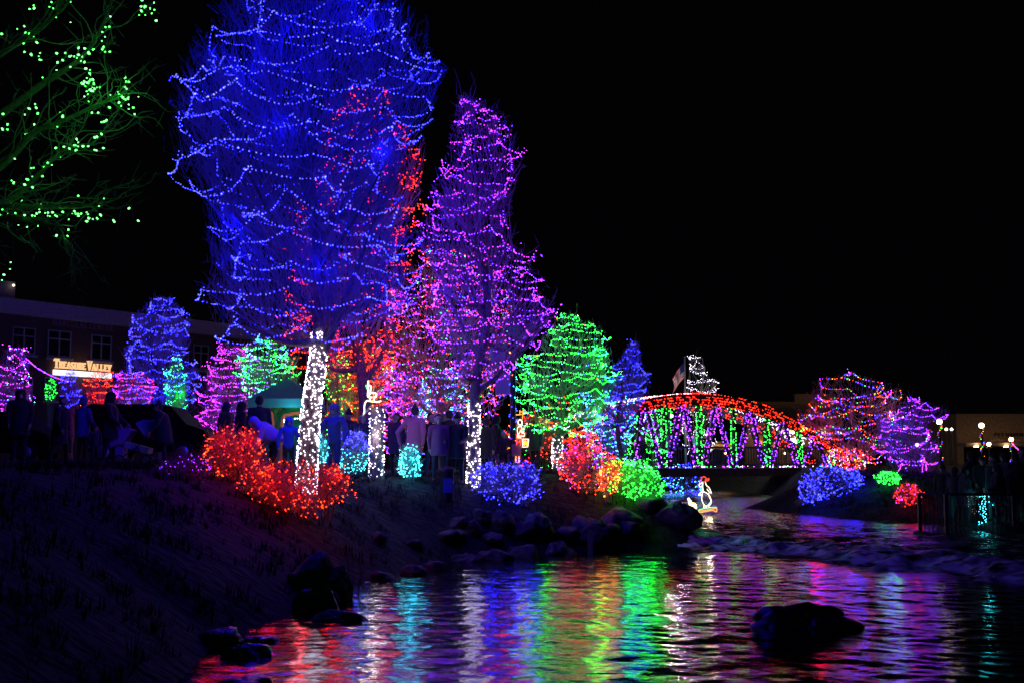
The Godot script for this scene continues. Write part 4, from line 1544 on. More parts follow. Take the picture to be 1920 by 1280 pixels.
	bulbs("light_bulbs", ic, 0.022, E.teal, t)
	bulbs("light_bulbs", iw, 0.012, E.rope_white, t)
	lamp(Vector3(0, itop - 0.3, 0.1), Color(0.2, 1, 1), 0.1, t)
	# pink swags
	for g in [["pink light string sagging from the left purple tree across the dark wall", [[48, 672, 45], [70, 690, 47], [100, 706, 49], [130, 716, 50]], "purple"], ["pink light string sagging from the right most street lamp", [[1898, 830, 66], [1908, 840, 66], [1920, 846, 66], [1960, 838, 66]], "pink"]]:
		var w := []
		var b0 := at(g[1][0][0], g[1][0][1], g[1][0][2])
		for q in g[1]:
			w.append(at(q[0], q[1], q[2]) - b0)
		var o := thing("light_string", g[0], "string lights", b0)
		var cv := curve(w, 44)
		part("light_wire", Shape.new().tube(cv, 0.006, 0.006, 4).mesh(), M.wire, o)
		bulbs("light_bulbs", cv, 0.035, E[g[2]], o)
	# gauge post in the water and reeds
	var gp := at(1107, 1034, 27.5)
	t = thing("gauge_post", "pale upright marker board standing in the shallows", "post", Vector3(gp.x, POOL - 0.3, -27.5))
	part("board", boxm(Vector3(0, 0.42, 0), Vector3(0.12, 0.84, 0.04)), M.window_frame, t)
	part("post", boxm(Vector3(0, 0.35, -0.05), Vector3(0.06, 0.7, 0.05)), M.steel, t)
	var rp := spot(648, 19.3)
	t = thing("reed", "thin dry reeds standing by the rocks at the water's edge", "plant", rp)
	rng.seed = 21
	for q in 9:
		var f := Vector3(rng.randf_range(-0.2, 0.25), 0, rng.randf_range(-0.15, 0.15))
		var e := f + Vector3(rng.randf_range(-0.12, 0.12), rng.randf_range(0.5, 1.0), 0)
		part("stalk", Shape.new().tube(PackedVector3Array([f, f.lerp(e, 0.6) + Vector3(0.015, 0, 0), e]), 0.007, 0.003, 4).mesh(), M.twig, t)

func rocks() -> void:
	for r in [
		["broad dark rounded boulder standing in the pool at right", 1490, 15.9, 1.5, 0.66, 1.1, "wet_rock", 0.44],
		["low dark shoulder of stone beside the large pool boulder", 1550, 15.7, 0.9, 0.42, 0.8, "wet_rock", 0.4],
		["big dark boulder on the point beside the rapids", 1268, 31.0, 1.25, 0.8, 1.0, "rock", 0.25],
		["dark boulder under the green bush by the rapids", 1218, 31.3, 1.0, 0.65, 0.9, "rock", 0.3],
		["flat dark boulder left of the point boulder", 1165, 30.0, 1.1, 0.55, 0.9, "rock", 0.3],
		["red lit boulder right of the penguin", 1385, 45.5, 1.3, 0.55, 1.0, "rock", 0.25],
		["large blue lit boulder below the red bush", 588, 18.6, 0.75, 0.75, 0.7, "rock", 0.15],
		["small pale blue stone left of the large bank boulder", 556, 18.4, 0.25, 0.3, 0.25, "rock", 0.2],
		["purple lit boulder behind the reeds", 636, 18.6, 0.62, 0.75, 0.6, "rock", 0.2],
		["blue topped stone between the two bank boulders", 612, 18.2, 0.5, 0.4, 0.4, "rock", 0.2],
		["dark mossy boulder in front of the reeds", 600, 17.3, 0.7, 0.7, 0.6, "wet_rock", 0.25],
		["long flat stone with a blue top at the waterline", 632, 16.4, 0.85, 0.3, 0.6, "rock", 0.3],
		["dark stone in the shallows left of the flat stone", 500, 14.5, 0.6, 0.3, 0.5, "wet_rock", 0.3],
		["dark stone island between the two orange reflections", 470, 13.4, 0.7, 0.35, 0.6, "wet_rock", 0.3],
		["broad green tinged rock at the bottom edge of the picture", 468, 11.7, 0.75, 0.3, 0.8, "wet_rock", 0.25],
		["low wet rock at the bottom edge below the white reflection", 640, 11.5, 0.5, 0.22, 0.5, "wet_rock", 0.35],
		["flat stone in the shallows at the far left shore", 410, 14.2, 0.6, 0.3, 0.5, "wet_rock", 0.25],
		["pale slab of stone on the bank above the flat shore", 880, 25.6, 0.75, 0.35, 0.5, "rock", 0.2],
		["small purple lit stone on the grass below the stump", 712, 24.0, 0.35, 0.28, 0.3, "rock", 0.2],
		["purple lit stone on the grass below the trash can", 862, 26.5, 0.4, 0.25, 0.4, "rock", 0.2],
		["small stone on the grass right of the red bush", 780, 25.0, 0.45, 0.25, 0.35, "rock", 0.2],
		["squat dark stone at the waterline under the blue bush", 935, 26.0, 0.8, 0.5, 0.6, "rock", 0.25],
		["blue lit stone right of the waterline stone under the blue bush", 985, 26.6, 0.7, 0.55, 0.6, "rock", 0.25],
		["dark stone at the waterline left of the marker board", 1050, 27.5, 0.8, 0.5, 0.7, "rock", 0.25],
		["dark stone on the bank above the marker board", 1105, 29.0, 0.9, 0.6, 0.7, "rock", 0.25],
		["dark stone at the foot of the bank, left of the cyan reflection", 720, 21.6, 0.5, 0.4, 0.5, "rock", 0.25],
		["blue lit stone at the waterline above the cyan reflection", 775, 22.6, 0.6, 0.45, 0.5, "rock", 0.25],
		["rounded stone right of the cyan reflection at the shore", 815, 23.6, 0.5, 0.4, 0.5, "rock", 0.25],
		["small brown stone in the current right of the red boulder", 1440, 44.0, 0.5, 0.3, 0.4, "rock", 0.3],
		["dark stone at the river edge under the right blue bush", 1510, 43.0, 0.9, 0.45, 0.7, "rock", 0.3],
		["dark stone at the river edge below the red round bush", 1660, 36.5, 0.9, 0.4, 0.7, "rock", 0.3],
		["dark stone at the corner of the right river terrace", 1735, 31.0, 1.2, 0.6, 0.9, "rock", 0.3],
		["grey slab of stone under the footbridge", 1290, 55.0, 1.4, 0.6, 1.0, "rock", 0.25],
	]:
		rock(r[0], r[1], r[2], r[3], r[4], r[5], r[6], r[7])
	var order := ["first", "second", "third", "fourth", "fifth", "sixth", "seventh", "eighth", "ninth", "tenth", "eleventh", "twelfth", "thirteenth", "fourteenth", "fifteenth", "sixteenth", "seventeenth", "last"]
	for q in order.size():
		var g := RandomNumberGenerator.new()
		g.seed = 300 + q
		var px := 842.0 + q * 20.5
		var w := g.randf_range(0.35, 0.95)
		rock("%s from the left of the dark stones jumbled on the bank below the blue bush" % order[q], px, lerpf(26.0, 29.2, (px - 840.0) / 360.0) + g.randf_range(-0.2, 1.3), w, w * g.randf_range(0.5, 0.8), w * 0.8, "rock", 0.3, "stones jumbled along the central waterline", g.randf() * 6.0)

# ---------------------------------------------------------------- the near bare tree, upper left
func near_tree() -> void:
	rng.seed = 99
	var d := 13.0
	var root := spot(-330, d)
	var t := thing("bare_tree", "bare branched tree with scattered green bulbs reaching in at upper left", "tree", root)
	part("trunk", Shape.new().tube(curve([Vector3(0, -0.2, 0), Vector3(0.05, 1.2, 0), Vector3(0.0, 2.4, 0), Vector3(0.2, 4.0, 0), Vector3(0.1, 6.5, 0)], 20), 0.2, 0.06, 10).mesh(), M.bark, t)
	var limbs := [
		[[-330, 480, 13], [-180, 430, 13], [-60, 392, 13], [40, 388, 12.8], [140, 388, 12.7], [185, 380, 12.7]],
		[[-330, 420, 13], [-120, 380, 13], [0, 312, 13], [60, 250, 13], [105, 232, 13], [175, 200, 13], [235, 172, 13]],
		[[-330, 360, 13], [-150, 320, 13.2], [0, 215, 13.3], [90, 150, 13.3], [150, 110, 13.3], [190, 50, 13.3], [215, -20, 13.3]],
		[[-330, 300, 13], [-120, 180, 12.8], [0, 100, 12.7], [90, 40, 12.6], [130, -30, 12.6]],
		[[-330, 470, 13], [-150, 450, 12.6], [0, 410, 12.5], [100, 425, 12.5], [120, 452, 12.5]],
		[[-330, 440, 13], [-100, 420, 13.4], [10, 380, 13.5], [70, 330, 13.5], [120, 280, 13.5], [180, 270, 13.5]],
	]
	var twig := Shape.new()
	var tips := []
	for l in limbs:
		var w := []
		for q in l:
			w.append(at(q[0], q[1], q[2]) - root)
		var cv := curve(w, 30)
		part("limb", Shape.new().tube(cv, 0.065, 0.012, 8).mesh(), M.bark, t)
		for k in 16:   # bulbs strung along the limb
			var j := rng.randi_range(10, 30)
			tips.append(cv[j] + Vector3(rng.randfn() * 0.05, rng.randfn() * 0.07, rng.randfn() * 0.05))
		for k in 26:
			var j := rng.randi_range(8, 30)
			var a := cv[j]
			var go := ((cv[mini(j + 1, 30)] - cv[j - 1]).normalized() + Vector3(rng.randfn() * 0.3, rng.randfn() * 0.6 + 0.15, rng.randfn() * 0.6)).normalized()
			var ln := rng.randf_range(0.25, 0.9)
			var mid := a + go * ln * 0.5 + Vector3(0, rng.randfn() * 0.05, 0)
			var e := a + go * ln + Vector3(0, rng.randfn() * 0.12, 0)
			twig.tube(curve([a, a.lerp(mid, 0.55) + Vector3(rng.randfn(), rng.randfn(), rng.randfn()) * 0.04, mid, mid.lerp(e, 0.5) + Vector3(rng.randfn(), rng.randfn(), rng.randfn()) * 0.05, e], 9), 0.009, 0.003, 4)
			for m in 3:
				var b := mid.lerp(e, rng.randf())
				var g2 := (go + Vector3(rng.randfn(), rng.randfn(), rng.randfn()) * 0.7).normalized()
				twig.tube(PackedVector3Array([b, b + g2 * rng.randf_range(0.08, 0.3)]), 0.004, 0.0015, 3)
	part("twigs", twig.mesh(), M.twig, t, "stuff")
	var on := []
	var add := func(px: float, py: float) -> void: on.append(at(px, py, 12.9 + rng.randf_range(-0.3, 0.3)) - root)
	for c in [[165, 158, 9, 16, 30], [237, 195, 11, 14, 13], [270, 18, 16, 12, 12], [195, 85, 18, 20, 12], [95, 108, 40, 10, 12], [145, 275, 28, 6, 12], [165, 408, 36, 7, 22], [90, 402, 30, 5, 9], [20, 402, 22, 4, 6], [235, 160, 5, 12, 6], [40, 70, 32, 14, 7], [140, 105, 14, 8, 6], [60, 205, 36, 14, 6], [10, 230, 10, 14, 5], [40, 330, 26, 16, 7], [180, 255, 8, 5, 4], [15, 510, 14, 14, 4], [195, 225, 6, 6, 4], [100, 20, 34, 14, 6]]:
		for k in c[4]:
			add.call(c[0] + rng.randfn() * c[2] * 0.8, c[1] + rng.randfn() * c[3] * 0.85)
	on.append_array(tips)
	for p in on:
		var b := part("light_bulb", ball_mesh, E.near_green, t)
		b.position = p
		b.scale = Vector3(0.0075, 0.011, 0.0075) * rng.randf_range(0.7, 1.5)
		b.rotation = Vector3(rng.randf() * 3.0, 0, rng.randf() * 3.0)
	var wire := Shape.new()
	for k in on.size() - 1:
		if on[k].distance_to(on[k + 1]) < 0.45:
			wire.tube(PackedVector3Array([on[k], (on[k] + on[k + 1]) / 2.0 - Vector3(0, 0.03, 0), on[k + 1]]), 0.0025, 0.0025, 3)
	var drop := at(25, 500, 12.9) - root
	wire.tube(PackedVector3Array([at(22, 400, 12.9) - root, drop]), 0.003, 0.003, 3)
	part("light_wire", wire.mesh(), M.wire, t, "stuff")
	for k: int in [5, 40, 90, 120]:
		lamp(on[k] + Vector3(0, 0.04, 0.05), Color(0.15, 1, 0.25), 0.02, t, 0.02)

func _ready() -> void:
	var cam := Camera3D.new()
	cam.name = "camera"
	cam.fov = rad_to_deg(2.0 * atan(640.0 / FOCAL))
	cam.near = 0.1
	cam.far = 2500.0
	add_child(cam)
	cam.position = EYE
	cam.rotation.x = PITCH
	cam.current = true
	var env := Environment.new()
	env.background_mode = Environment.BG_SKY
	var sky := ProceduralSkyMaterial.new()
	sky.sky_top_color = Color(0.006, 0.006, 0.01)
	sky.sky_horizon_color = Color(0.009, 0.008, 0.014)
	sky.ground_bottom_color = Color(0, 0, 0)
	sky.ground_horizon_color = Color(0.004, 0.004, 0.006)
	env.sky = Sky.new()
	env.sky.sky_material = sky
	env.tonemap_mode = Environment.TONE_MAPPER_LINEAR
	env.tonemap_exposure = 1.0
	env.sdfgi_enabled = true
	env.ssao_enabled = true
	env.ssil_enabled = true
	var we := WorldEnvironment.new()
	we.name = "environment"
	we.environment = env
	add_child(we)
	var moon := DirectionalLight3D.new()
	moon.name = "moon"
	moon.light_color = Color(1.0, 0.97, 0.93)
	moon.light_energy = 0.002
	moon.light_angular_distance = 0.5
	moon.shadow_enabled = true
	moon.sky_mode = DirectionalLight3D.SKY_MODE_LIGHT_ONLY
	moon.rotation_degrees = Vector3(-50, 60, 0)
	add_child(moon)
	noise.seed = 11
	noise.frequency = 0.02
	noise.fractal_octaves = 3
	bulb_mesh = ball(6, 4)
	ball_mesh = ball(12, 8)
	materials()
	land()
	water()
	college()
	shops()
	bridge()
	trees()
	near_tree()
	bushes()
	figures()
	street_lamp("brightest street lamp standing right of the purple tree", 1762, 790, 52.0, 0.12, 0.7)
	street_lamp("street lamp with coloured bulbs in front of the tan shop wall", 1841, 797, 62.0, 0.14, 0.8)
	street_lamp("right most street lamp with a pink string tied to it", 1897, 823, 70.0, 0.13, 0.6)
	street_lamp("small low street lamp below the tan shop wall", 1855, 832, 78.0, 0.13, 0.5, false)
	street_lamp("small street lamp glowing through the right purple tree", 1720, 833, 72.0, 0.1, 0.4, false)
	street_lamp("street lamp seen through the right end of the bridge braces", 1488, 826, 72.0, 0.17, 0.6)
	street_lamp("white street lamp glowing beside the red arch of the footbridge", 1443, 776, 74.0, 0.15, 0.6, false)
	street_lamp("left one of two small yellow lamps at the right tree", 1775, 804, 80.0, 0.09, 0.2, false)
	street_lamp("right one of two small yellow lamps at the right tree", 1785, 804, 80.0, 0.09, 0.2, false)
	flag()
	fence()
	car("dark parked van behind the left visitors, its bonnet to the right", 168, 402, 36.0, 1.78, 1.0)
	car("dark parked car at the far left edge with a pale sill of light", -110, 112, 37.0, 1.6, 1.0)
	stroller()
	small_things()
	rocks()
	crowd()

func trees() -> void:
	string_tree("light_tree", "huge tree hung with blue lights above a white wrapped trunk", [573, 25.0],
		[[-70, 470, 715], [0, 425, 755], [30, 405, 775], [60, 388, 795], [95, 358, 835], [140, 352, 842], [200, 318, 825], [250, 338, 800], [310, 302, 785], [350, 350, 765], [400, 400, 772], [430, 390, 775], [500, 380, 775], [550, 378, 775], [600, 388, 765], [628, 400, 690]],
		[["blue", 1.0]], {"trunk": 0.225, "lean": 601, "limbs": 20, "twigs": 10000, "twig": 1.1, "thick": 0.005, "row": 0.43, "gap": 0.105, "span": 1.6, "sag": 0.12, "bulb": 0.022, "tips": 0.4, "wrap": ["white", 622, 760], "wrap_bulb": 0.028, "glows": 36, "glow": 2.0, "up": 1.1})
	string_tree("light_tree", "tall tree hung with red lights standing behind the blue tree", [690, 33.0],
		[[172, 640, 735], [220, 608, 772], [270, 588, 802], [330, 568, 803], [400, 545, 792], [470, 538, 775], [560, 540, 765], [620, 498, 765], [690, 560, 745]],
		[["red", 1.0]], {"trunk": 0.2, "limbs": 14, "twigs": 2000, "twig": 0.9, "row": 0.46, "gap": 0.19, "span": 1.0, "bulb": 0.026, "tips": 0.4, "glows": 4, "glow": 1.0})
	string_tree("light_tree", "tall tree hung with purple lights right of the blue tree", [888, 30.0],
		[[186, 864, 872], [205, 850, 935], [225, 846, 952], [260, 838, 975], [300, 828, 992], [340, 808, 978], [380, 800, 962], [430, 782, 955], [465, 780, 985], [500, 800, 1010], [540, 790, 1030], [575, 800, 1056], [620, 800, 1040], [660, 810, 1000], [705, 850, 960]],
		[["purple", 1.0]], {"trunk": 0.17, "limbs": 16, "twigs": 2600, "twig": 0.9, "thick": 0.006, "row": 0.36, "gap": 0.12, "span": 1.0, "sag": 0.1, "bulb": 0.022, "tips": 0.35, "wrap": ["white", 755, 230], "wrap_bulb": 0.034, "glows": 4, "glow": 0.9})
	string_tree("light_tree", "mid sized tree with mixed red purple and coloured lights behind the purple tree", [830, 38.0],
		[[468, 800, 905], [520, 745, 940], [580, 722, 960], [650, 702, 962], [700, 700, 955], [760, 715, 945], [795, 740, 930]],
		[["red", 0.34], ["purple", 0.36], ["violet_blue", 0.18], ["green", 0.07], ["orange", 0.05]], {"limbs": 14, "twigs": 3000, "row": 0.32, "gap": 0.13, "span": 0.8, "bulb": 0.024, "tips": 0.4, "glows": 4, "glow": 0.8})
	string_tree("light_tree", "low red lit tree between the two white wrapped trunks", [680, 37.0],
		[[655, 625, 740], [690, 612, 742], [730, 618, 730], [780, 628, 720], [835, 640, 715]],
		[["red", 0.86], ["green", 0.05], ["yellow", 0.09]], {"limbs": 10, "twigs": 1500, "row": 0.22, "gap": 0.1, "span": 0.7, "bulb": 0.024, "glows": 3, "glow": 0.6})
	string_tree("light_tree", "narrow tree with scattered green and yellow lights behind the big white trunk", [628, 35.0],
		[[665, 612, 650], [720, 606, 662], [770, 606, 660], [815, 610, 645]],
		[["green", 0.55], ["yellow", 0.2], ["red", 0.25]], {"limbs": 8, "twigs": 700, "row": 0.3, "gap": 0.13, "span": 0.6, "bulb": 0.024, "glows": 1})
	string_tree("light_tree", "bush like tree of blue and teal lights in the centre background", [830, 44.0],
		[[690, 800, 860], [730, 780, 880], [790, 770, 900], [830, 780, 900]],
		[["violet_blue", 0.55], ["teal", 0.3], ["green", 0.15]], {"limbs": 8, "twigs": 900, "row": 0.28, "gap": 0.11, "span": 0.7, "bulb": 0.028, "glows": 2})
	string_tree("light_tree", "broad tree of dense green lights with a white wrapped trunk", [1048, 36.0],
		[[592, 1050, 1086], [620, 1028, 1140], [660, 988, 1146], [690, 962, 1160], [740, 962, 1152], [790, 972, 1135], [812, 1005, 1095]],
		[["green", 0.83], ["teal", 0.1], ["violet_blue", 0.05], ["red", 0.02]], {"trunk": 0.17, "limbs": 14, "twigs": 1500, "twig": 0.6, "row": 0.28, "gap": 0.1, "span": 0.85, "bulb": 0.025, "tips": 0.45, "wrap": ["white", 818, 130], "wrap_bulb": 0.03, "glows": 4, "glow": 0.8})
	string_tree("light_tree", "blue lit tree behind the right edge of the green tree", [1170, 48.0],
		[[643, 1180, 1196], [665, 1165, 1203], [690, 1140, 1205], [702, 1130, 1228], [740, 1120, 1218], [790, 1120, 1190]],
		[["blue", 1.0]], {"limbs": 10, "twigs": 1600, "row": 0.4, "gap": 0.14, "span": 1.0, "bulb": 0.03, "glows": 2, "glow": 0.9})
	string_tree("light_tree", "low tree of blue and teal lights at the left end of the bridge", [1130, 50.0],
		[[740, 1090, 1180], [775, 1085, 1195], [820, 1090, 1190], [860, 1110, 1180]],
		[["violet_blue", 0.6], ["teal", 0.25], ["green", 0.15]], {"limbs": 8, "twigs": 800, "row": 0.3, "gap": 0.12, "span": 0.8, "bulb": 0.03, "glows": 2})
	string_tree("light_tree", "white lit tree rising behind the crown of the footbridge", [1312, 82.0],
		[[669, 1292, 1318], [690, 1290, 1326], [705, 1292, 1328], [712, 1288, 1350], [728, 1284, 1348], [780, 1272, 1345], [850, 1280, 1340]],
		[["white", 1.0]], {"limbs": 9, "twigs": 600, "row": 0.55, "gap": 0.2, "span": 1.2, "bulb": 0.036, "glows": 2, "deep": 0.7})
	string_tree("light_tree", "green lit tree seen through the left braces of the bridge", [1228, 80.0],
		[[765, 1205, 1262], [800, 1200, 1265], [860, 1215, 1250]],
		[["green", 0.85], ["teal", 0.15]], {"limbs": 8, "twigs": 500, "row": 0.4, "gap": 0.17, "span": 1.0, "bulb": 0.04, "glows": 1})
	string_tree("light_tree", "spreading tree of many coloured lights right of the bridge", [1618, 52.0],
		[[699, 1596, 1602], [712, 1522, 1640], [722, 1512, 1690], [745, 1508, 1700], [770, 1492, 1700], [800, 1500, 1700], [830, 1540, 1690], [868, 1575, 1650]],
		[["red", 0.27], ["orange", 0.16], ["blue", 0.2], ["green", 0.12], ["yellow", 0.05], ["purple", 0.2]], {"limbs": 14, "twigs": 1500, "twig": 0.6, "row": 0.44, "gap": 0.16, "span": 1.7, "sag": 0.12, "bulb": 0.031, "tips": 0.15, "glows": 4, "glow": 0.7, "wrap": ["white", 850, 20]})
	string_tree("light_tree", "rounded tree of purple lights left of the bright street lamp", [1722, 45.0],
		[[748, 1704, 1718], [768, 1665, 1796], [785, 1640, 1750], [810, 1640, 1742], [840, 1645, 1768], [870, 1660, 1758], [893, 1698, 1745]],
		[["purple", 0.92], ["orange", 0.05], ["teal", 0.03]], {"limbs": 12, "twigs": 1800, "twig": 0.6, "row": 0.3, "gap": 0.11, "span": 1.0, "bulb": 0.027, "tips": 0.3, "glows": 4, "glow": 0.8})
	string_tree("light_tree", "dense dome shaped blue lit tree in front of the brick building", [300, 54.0],
		[[560, 285, 322], [580, 262, 350], [600, 245, 358], [640, 238, 358], [660, 232, 352], [690, 226, 370], [720, 232, 378], [750, 240, 372], [785, 250, 350]],
		[["blue", 0.9], ["violet_blue", 0.1]], {"limbs": 14, "twigs": 2600, "twig": 0.8, "thick": 0.009, "row": 0.42, "gap": 0.15, "span": 1.0, "bulb": 0.033, "tips": 0.3, "glows": 12, "glow": 1.2})
	string_tree("light_tree", "small purple lit tree at the far left edge", [28, 45.0],
		[[653, 12, 46], [670, 4, 52], [700, -15, 56], [740, -20, 62], [775, -15, 55]],
		[["purple", 0.7], ["pink", 0.2], ["teal", 0.1]], {"limbs": 9, "twigs": 900, "row": 0.34, "gap": 0.12, "span": 0.9, "bulb": 0.028, "glows": 2})
	string_tree("light_tree", "small red lit tree under the lit wall sign", [182, 48.0],
		[[698, 166, 206], [715, 152, 212], [740, 156, 206], [770, 160, 200]],
		[["red", 0.85], ["orange", 0.15]], {"limbs": 8, "twigs": 700, "row": 0.24, "gap": 0.11, "span": 0.7, "bulb": 0.028, "glows": 1})
	string_tree("light_tree", "small blue lit tree right of the green lit doorway", [130, 49.0],
		[[698, 122, 140], [720, 108, 155], [760, 112, 150]],
		[["blue", 1.0]], {"limbs": 7, "twigs": 500, "row": 0.3, "gap": 0.14, "span": 0.7, "bulb": 0.028, "glows": 1})
	string_tree("light_tree", "low tree of red blue and purple lights left of the dome shaped tree", [242, 47.0],
		[[697, 212, 275], [720, 205, 288], [770, 210, 285]],
		[["red", 0.3], ["violet_blue", 0.4], ["purple", 0.3]], {"limbs": 8, "twigs": 700, "row": 0.24, "gap": 0.1, "span": 0.7, "bulb": 0.027, "glows": 1})
	string_tree("light_tree", "narrow tree of green and teal lights in front of the dome shaped tree", [330, 46.0],
		[[672, 322, 342], [700, 310, 350], [760, 305, 352], [785, 312, 345]],
		[["green", 0.5], ["teal", 0.4], ["blue", 0.1]], {"limbs": 7, "twigs": 600, "row": 0.3, "gap": 0.12, "span": 0.6, "bulb": 0.028, "glows": 1})
	string_tree("light_tree", "wide pink and purple lit tree left of the big white trunk", [420, 42.0],
		[[648, 410, 455], [680, 392, 500], [720, 378, 520], [760, 368, 490], [810, 360, 468]],
		[["purple", 0.6], ["pink", 0.4]], {"limbs": 11, "twigs": 1500, "row": 0.25, "gap": 0.11, "span": 0.8, "bulb": 0.025, "tips": 0.4, "glows": 3, "glow": 0.7})
	string_tree("light_tree", "green lit tree beside the pink tree above the timber arches", [512, 40.0],
		[[638, 470, 535], [665, 442, 552], [700, 440, 563], [742, 460, 560], [758, 485, 540]],
		[["green", 0.72], ["teal", 0.2], ["purple", 0.08]], {"limbs": 10, "twigs": 1100, "row": 0.22, "gap": 0.1, "span": 0.75, "bulb": 0.024, "tips": 0.4, "glows": 2, "glow": 0.6})
	string_tree("light_tree", "row tree of purple and red lights in the centre behind the visitors", [760, 46.0],
		[[700, 720, 800], [740, 705, 830], [800, 700, 830], [850, 715, 820]],
		[["purple", 0.45], ["red", 0.25], ["violet_blue", 0.3]], {"limbs": 9, "twigs": 900, "row": 0.3, "gap": 0.12, "span": 0.8, "bulb": 0.027, "glows": 2})

func bushes() -> void:
	var red := [["amber_red", 0.75], ["red", 0.25]]
	light_bush("light_bush", "tall red lit bush at the left end of the red hedge", 23.5, [[438, 852, 54, 46], [412, 838, 30, 32], [462, 842, 30, 34], [450, 885, 42, 34]], red, 330, {"leaves": 5000, "bulb": 0.017, "glow": 0.12})
	light_bush("light_bush", "long low red lit bush at the foot of the big white trunk", 22.7, [[560, 912, 92, 46], [505, 922, 54, 42], [620, 905, 38, 30], [555, 935, 66, 34], [490, 900, 40, 30]], red, 560, {"leaves": 8000, "bulb": 0.0155, "glow": 0.15})
	light_bush("light_bush", "faint purple lit bush in the dark left of the red hedge", 22.5, [[345, 880, 46, 26]], [["purple", 1.0]], 60, {"leaves": 1200, "bulb": 0.011, "glow": 0.01})
	light_bush("light_bush", "round bush with blue lights above and cyan lights below", 29.8, [[660, 846, 34, 38]], [["blue", 1.0]], 300, {"leaves": 2500, "bulb": 0.02, "low_col": "teal"})
	light_bush("light_bush", "stacked cyan lit topiary in front of the pink coat", 29.0, [[768, 853, 19, 17], [768, 874, 22, 21]], [["teal", 1.0]], 190, {"leaves": 1600, "bulb": 0.023})
	light_bush("light_bush", "small cyan lit bush right of the big white trunk", 26.5, [[600, 848, 14, 28]], [["teal", 1.0]], 90, {"leaves": 900, "bulb": 0.018})
	light_bush("light_bush", "wide blue lit bush beside the trash can", 29.3, [[950, 906, 58, 40], [915, 900, 30, 30], [985, 898, 28, 30]], [["blue", 1.0]], 420, {"leaves": 4500, "bulb": 0.022, "glow": 0.25})
	light_bush("light_bush", "round red lit bush right of the white wrapped green tree trunk", 31.2, [[1105, 876, 52, 42], [1075, 868, 28, 26]], [["red", 0.86], ["pink", 0.14]], 420, {"leaves": 3500, "bulb": 0.022, "glow": 0.12})
	light_bush("light_bush", "small bush of orange and green lights between red and green bushes", 30.9, [[1141, 895, 19, 31]], [["orange", 0.3], ["red", 0.45], ["green", 0.25]], 170, {"leaves": 1500, "bulb": 0.023})
	light_bush("light_bush", "bright green lit bush sloping down to the rapids", 31.8, [[1185, 900, 44, 36], [1205, 912, 40, 34], [1165, 888, 30, 26]], [["green", 1.0]], 640, {"leaves": 4000, "bulb": 0.026, "glow": 0.3})
	light_bush("light_bush", "blue lit bush seen under the deck of the footbridge", 68.0, [[1285, 900, 32, 32]], [["blue", 0.7], ["teal", 0.3]], 260, {"leaves": 1500, "bulb": 0.04, "glow": 0.3})
	light_bush("light_bush", "large blue lit bush on the right bank", 42.5, [[1560, 906, 52, 32], [1520, 922, 22, 24], [1595, 905, 22, 26]], [["blue", 1.0]], 620, {"leaves": 3500, "bulb": 0.027, "glow": 0.4})
	light_bush("light_bush", "small oval green lit bush on the right bank", 41.3, [[1665, 896, 22, 12]], [["green", 1.0]], 130, {"leaves": 900, "bulb": 0.03})
	light_bush("light_bush", "round red lit bush beside the river terrace railing", 38.0, [[1704, 928, 23, 20]], [["red", 0.8], ["pink", 0.2]], 170, {"leaves": 1600, "bulb": 0.022})
	light_bush("light_bush", "low mixed light bush under the many coloured tree", 51.0, [[1600, 862, 30, 18], [1575, 856, 22, 16]], [["red", 0.5], ["orange", 0.25], ["pink", 0.15], ["white", 0.1]], 240, {"leaves": 900, "bulb": 0.03})
	light_bush("light_bush", "red lit hedge sloping behind the rope light sign", 38.0, [[1000, 800, 34, 22], [950, 830, 34, 18], [1040, 838, 26, 26]], [["red", 1.0]], 360, {"leaves": 2000, "bulb": 0.025})
	light_bush("light_bush", "red lit bush above the round red bush by the green tree", 41.0, [[1095, 832, 28, 26]], [["red", 1.0]], 200, {"leaves": 900, "bulb": 0.028})
	light_bush("light_bush", "green lit plant standing in front of the brick wall doorway", 56.0, [[94, 730, 10, 20]], [["green", 1.0]], 70, {"leaves": 600, "bulb": 0.03, "mat": "leaf"})
	# the white wrapped stump that carries the rope light rider
	rng.seed = 41
	var p := spot(706, 29.0)
	var t := thing("tree_stump", "tree stump wrapped in white lights left of the pink coat", "tree stump", p)
	var h := at(706, 764, 29.0).y - p.y
	part("trunk", Shape.new().lathe([[0.22, -0.1], [0.19, 0.15], [0.16, h * 0.5], [0.15, h], [0.0, h + 0.02]], 12).mesh(), M.bark, t)
	var on := PackedVector3Array()
	for q in 190:
		var a := rng.randf() * TAU
		on.append(Vector3(cos(a) * 0.19, h * q / 190.0, sin(a) * 0.19))
	bulbs("light_bulbs", on, 0.025, E.white, t)
	lamp(Vector3(0, h * 0.6, 0.3), Color(1, 0.9, 1), 0.15, t)

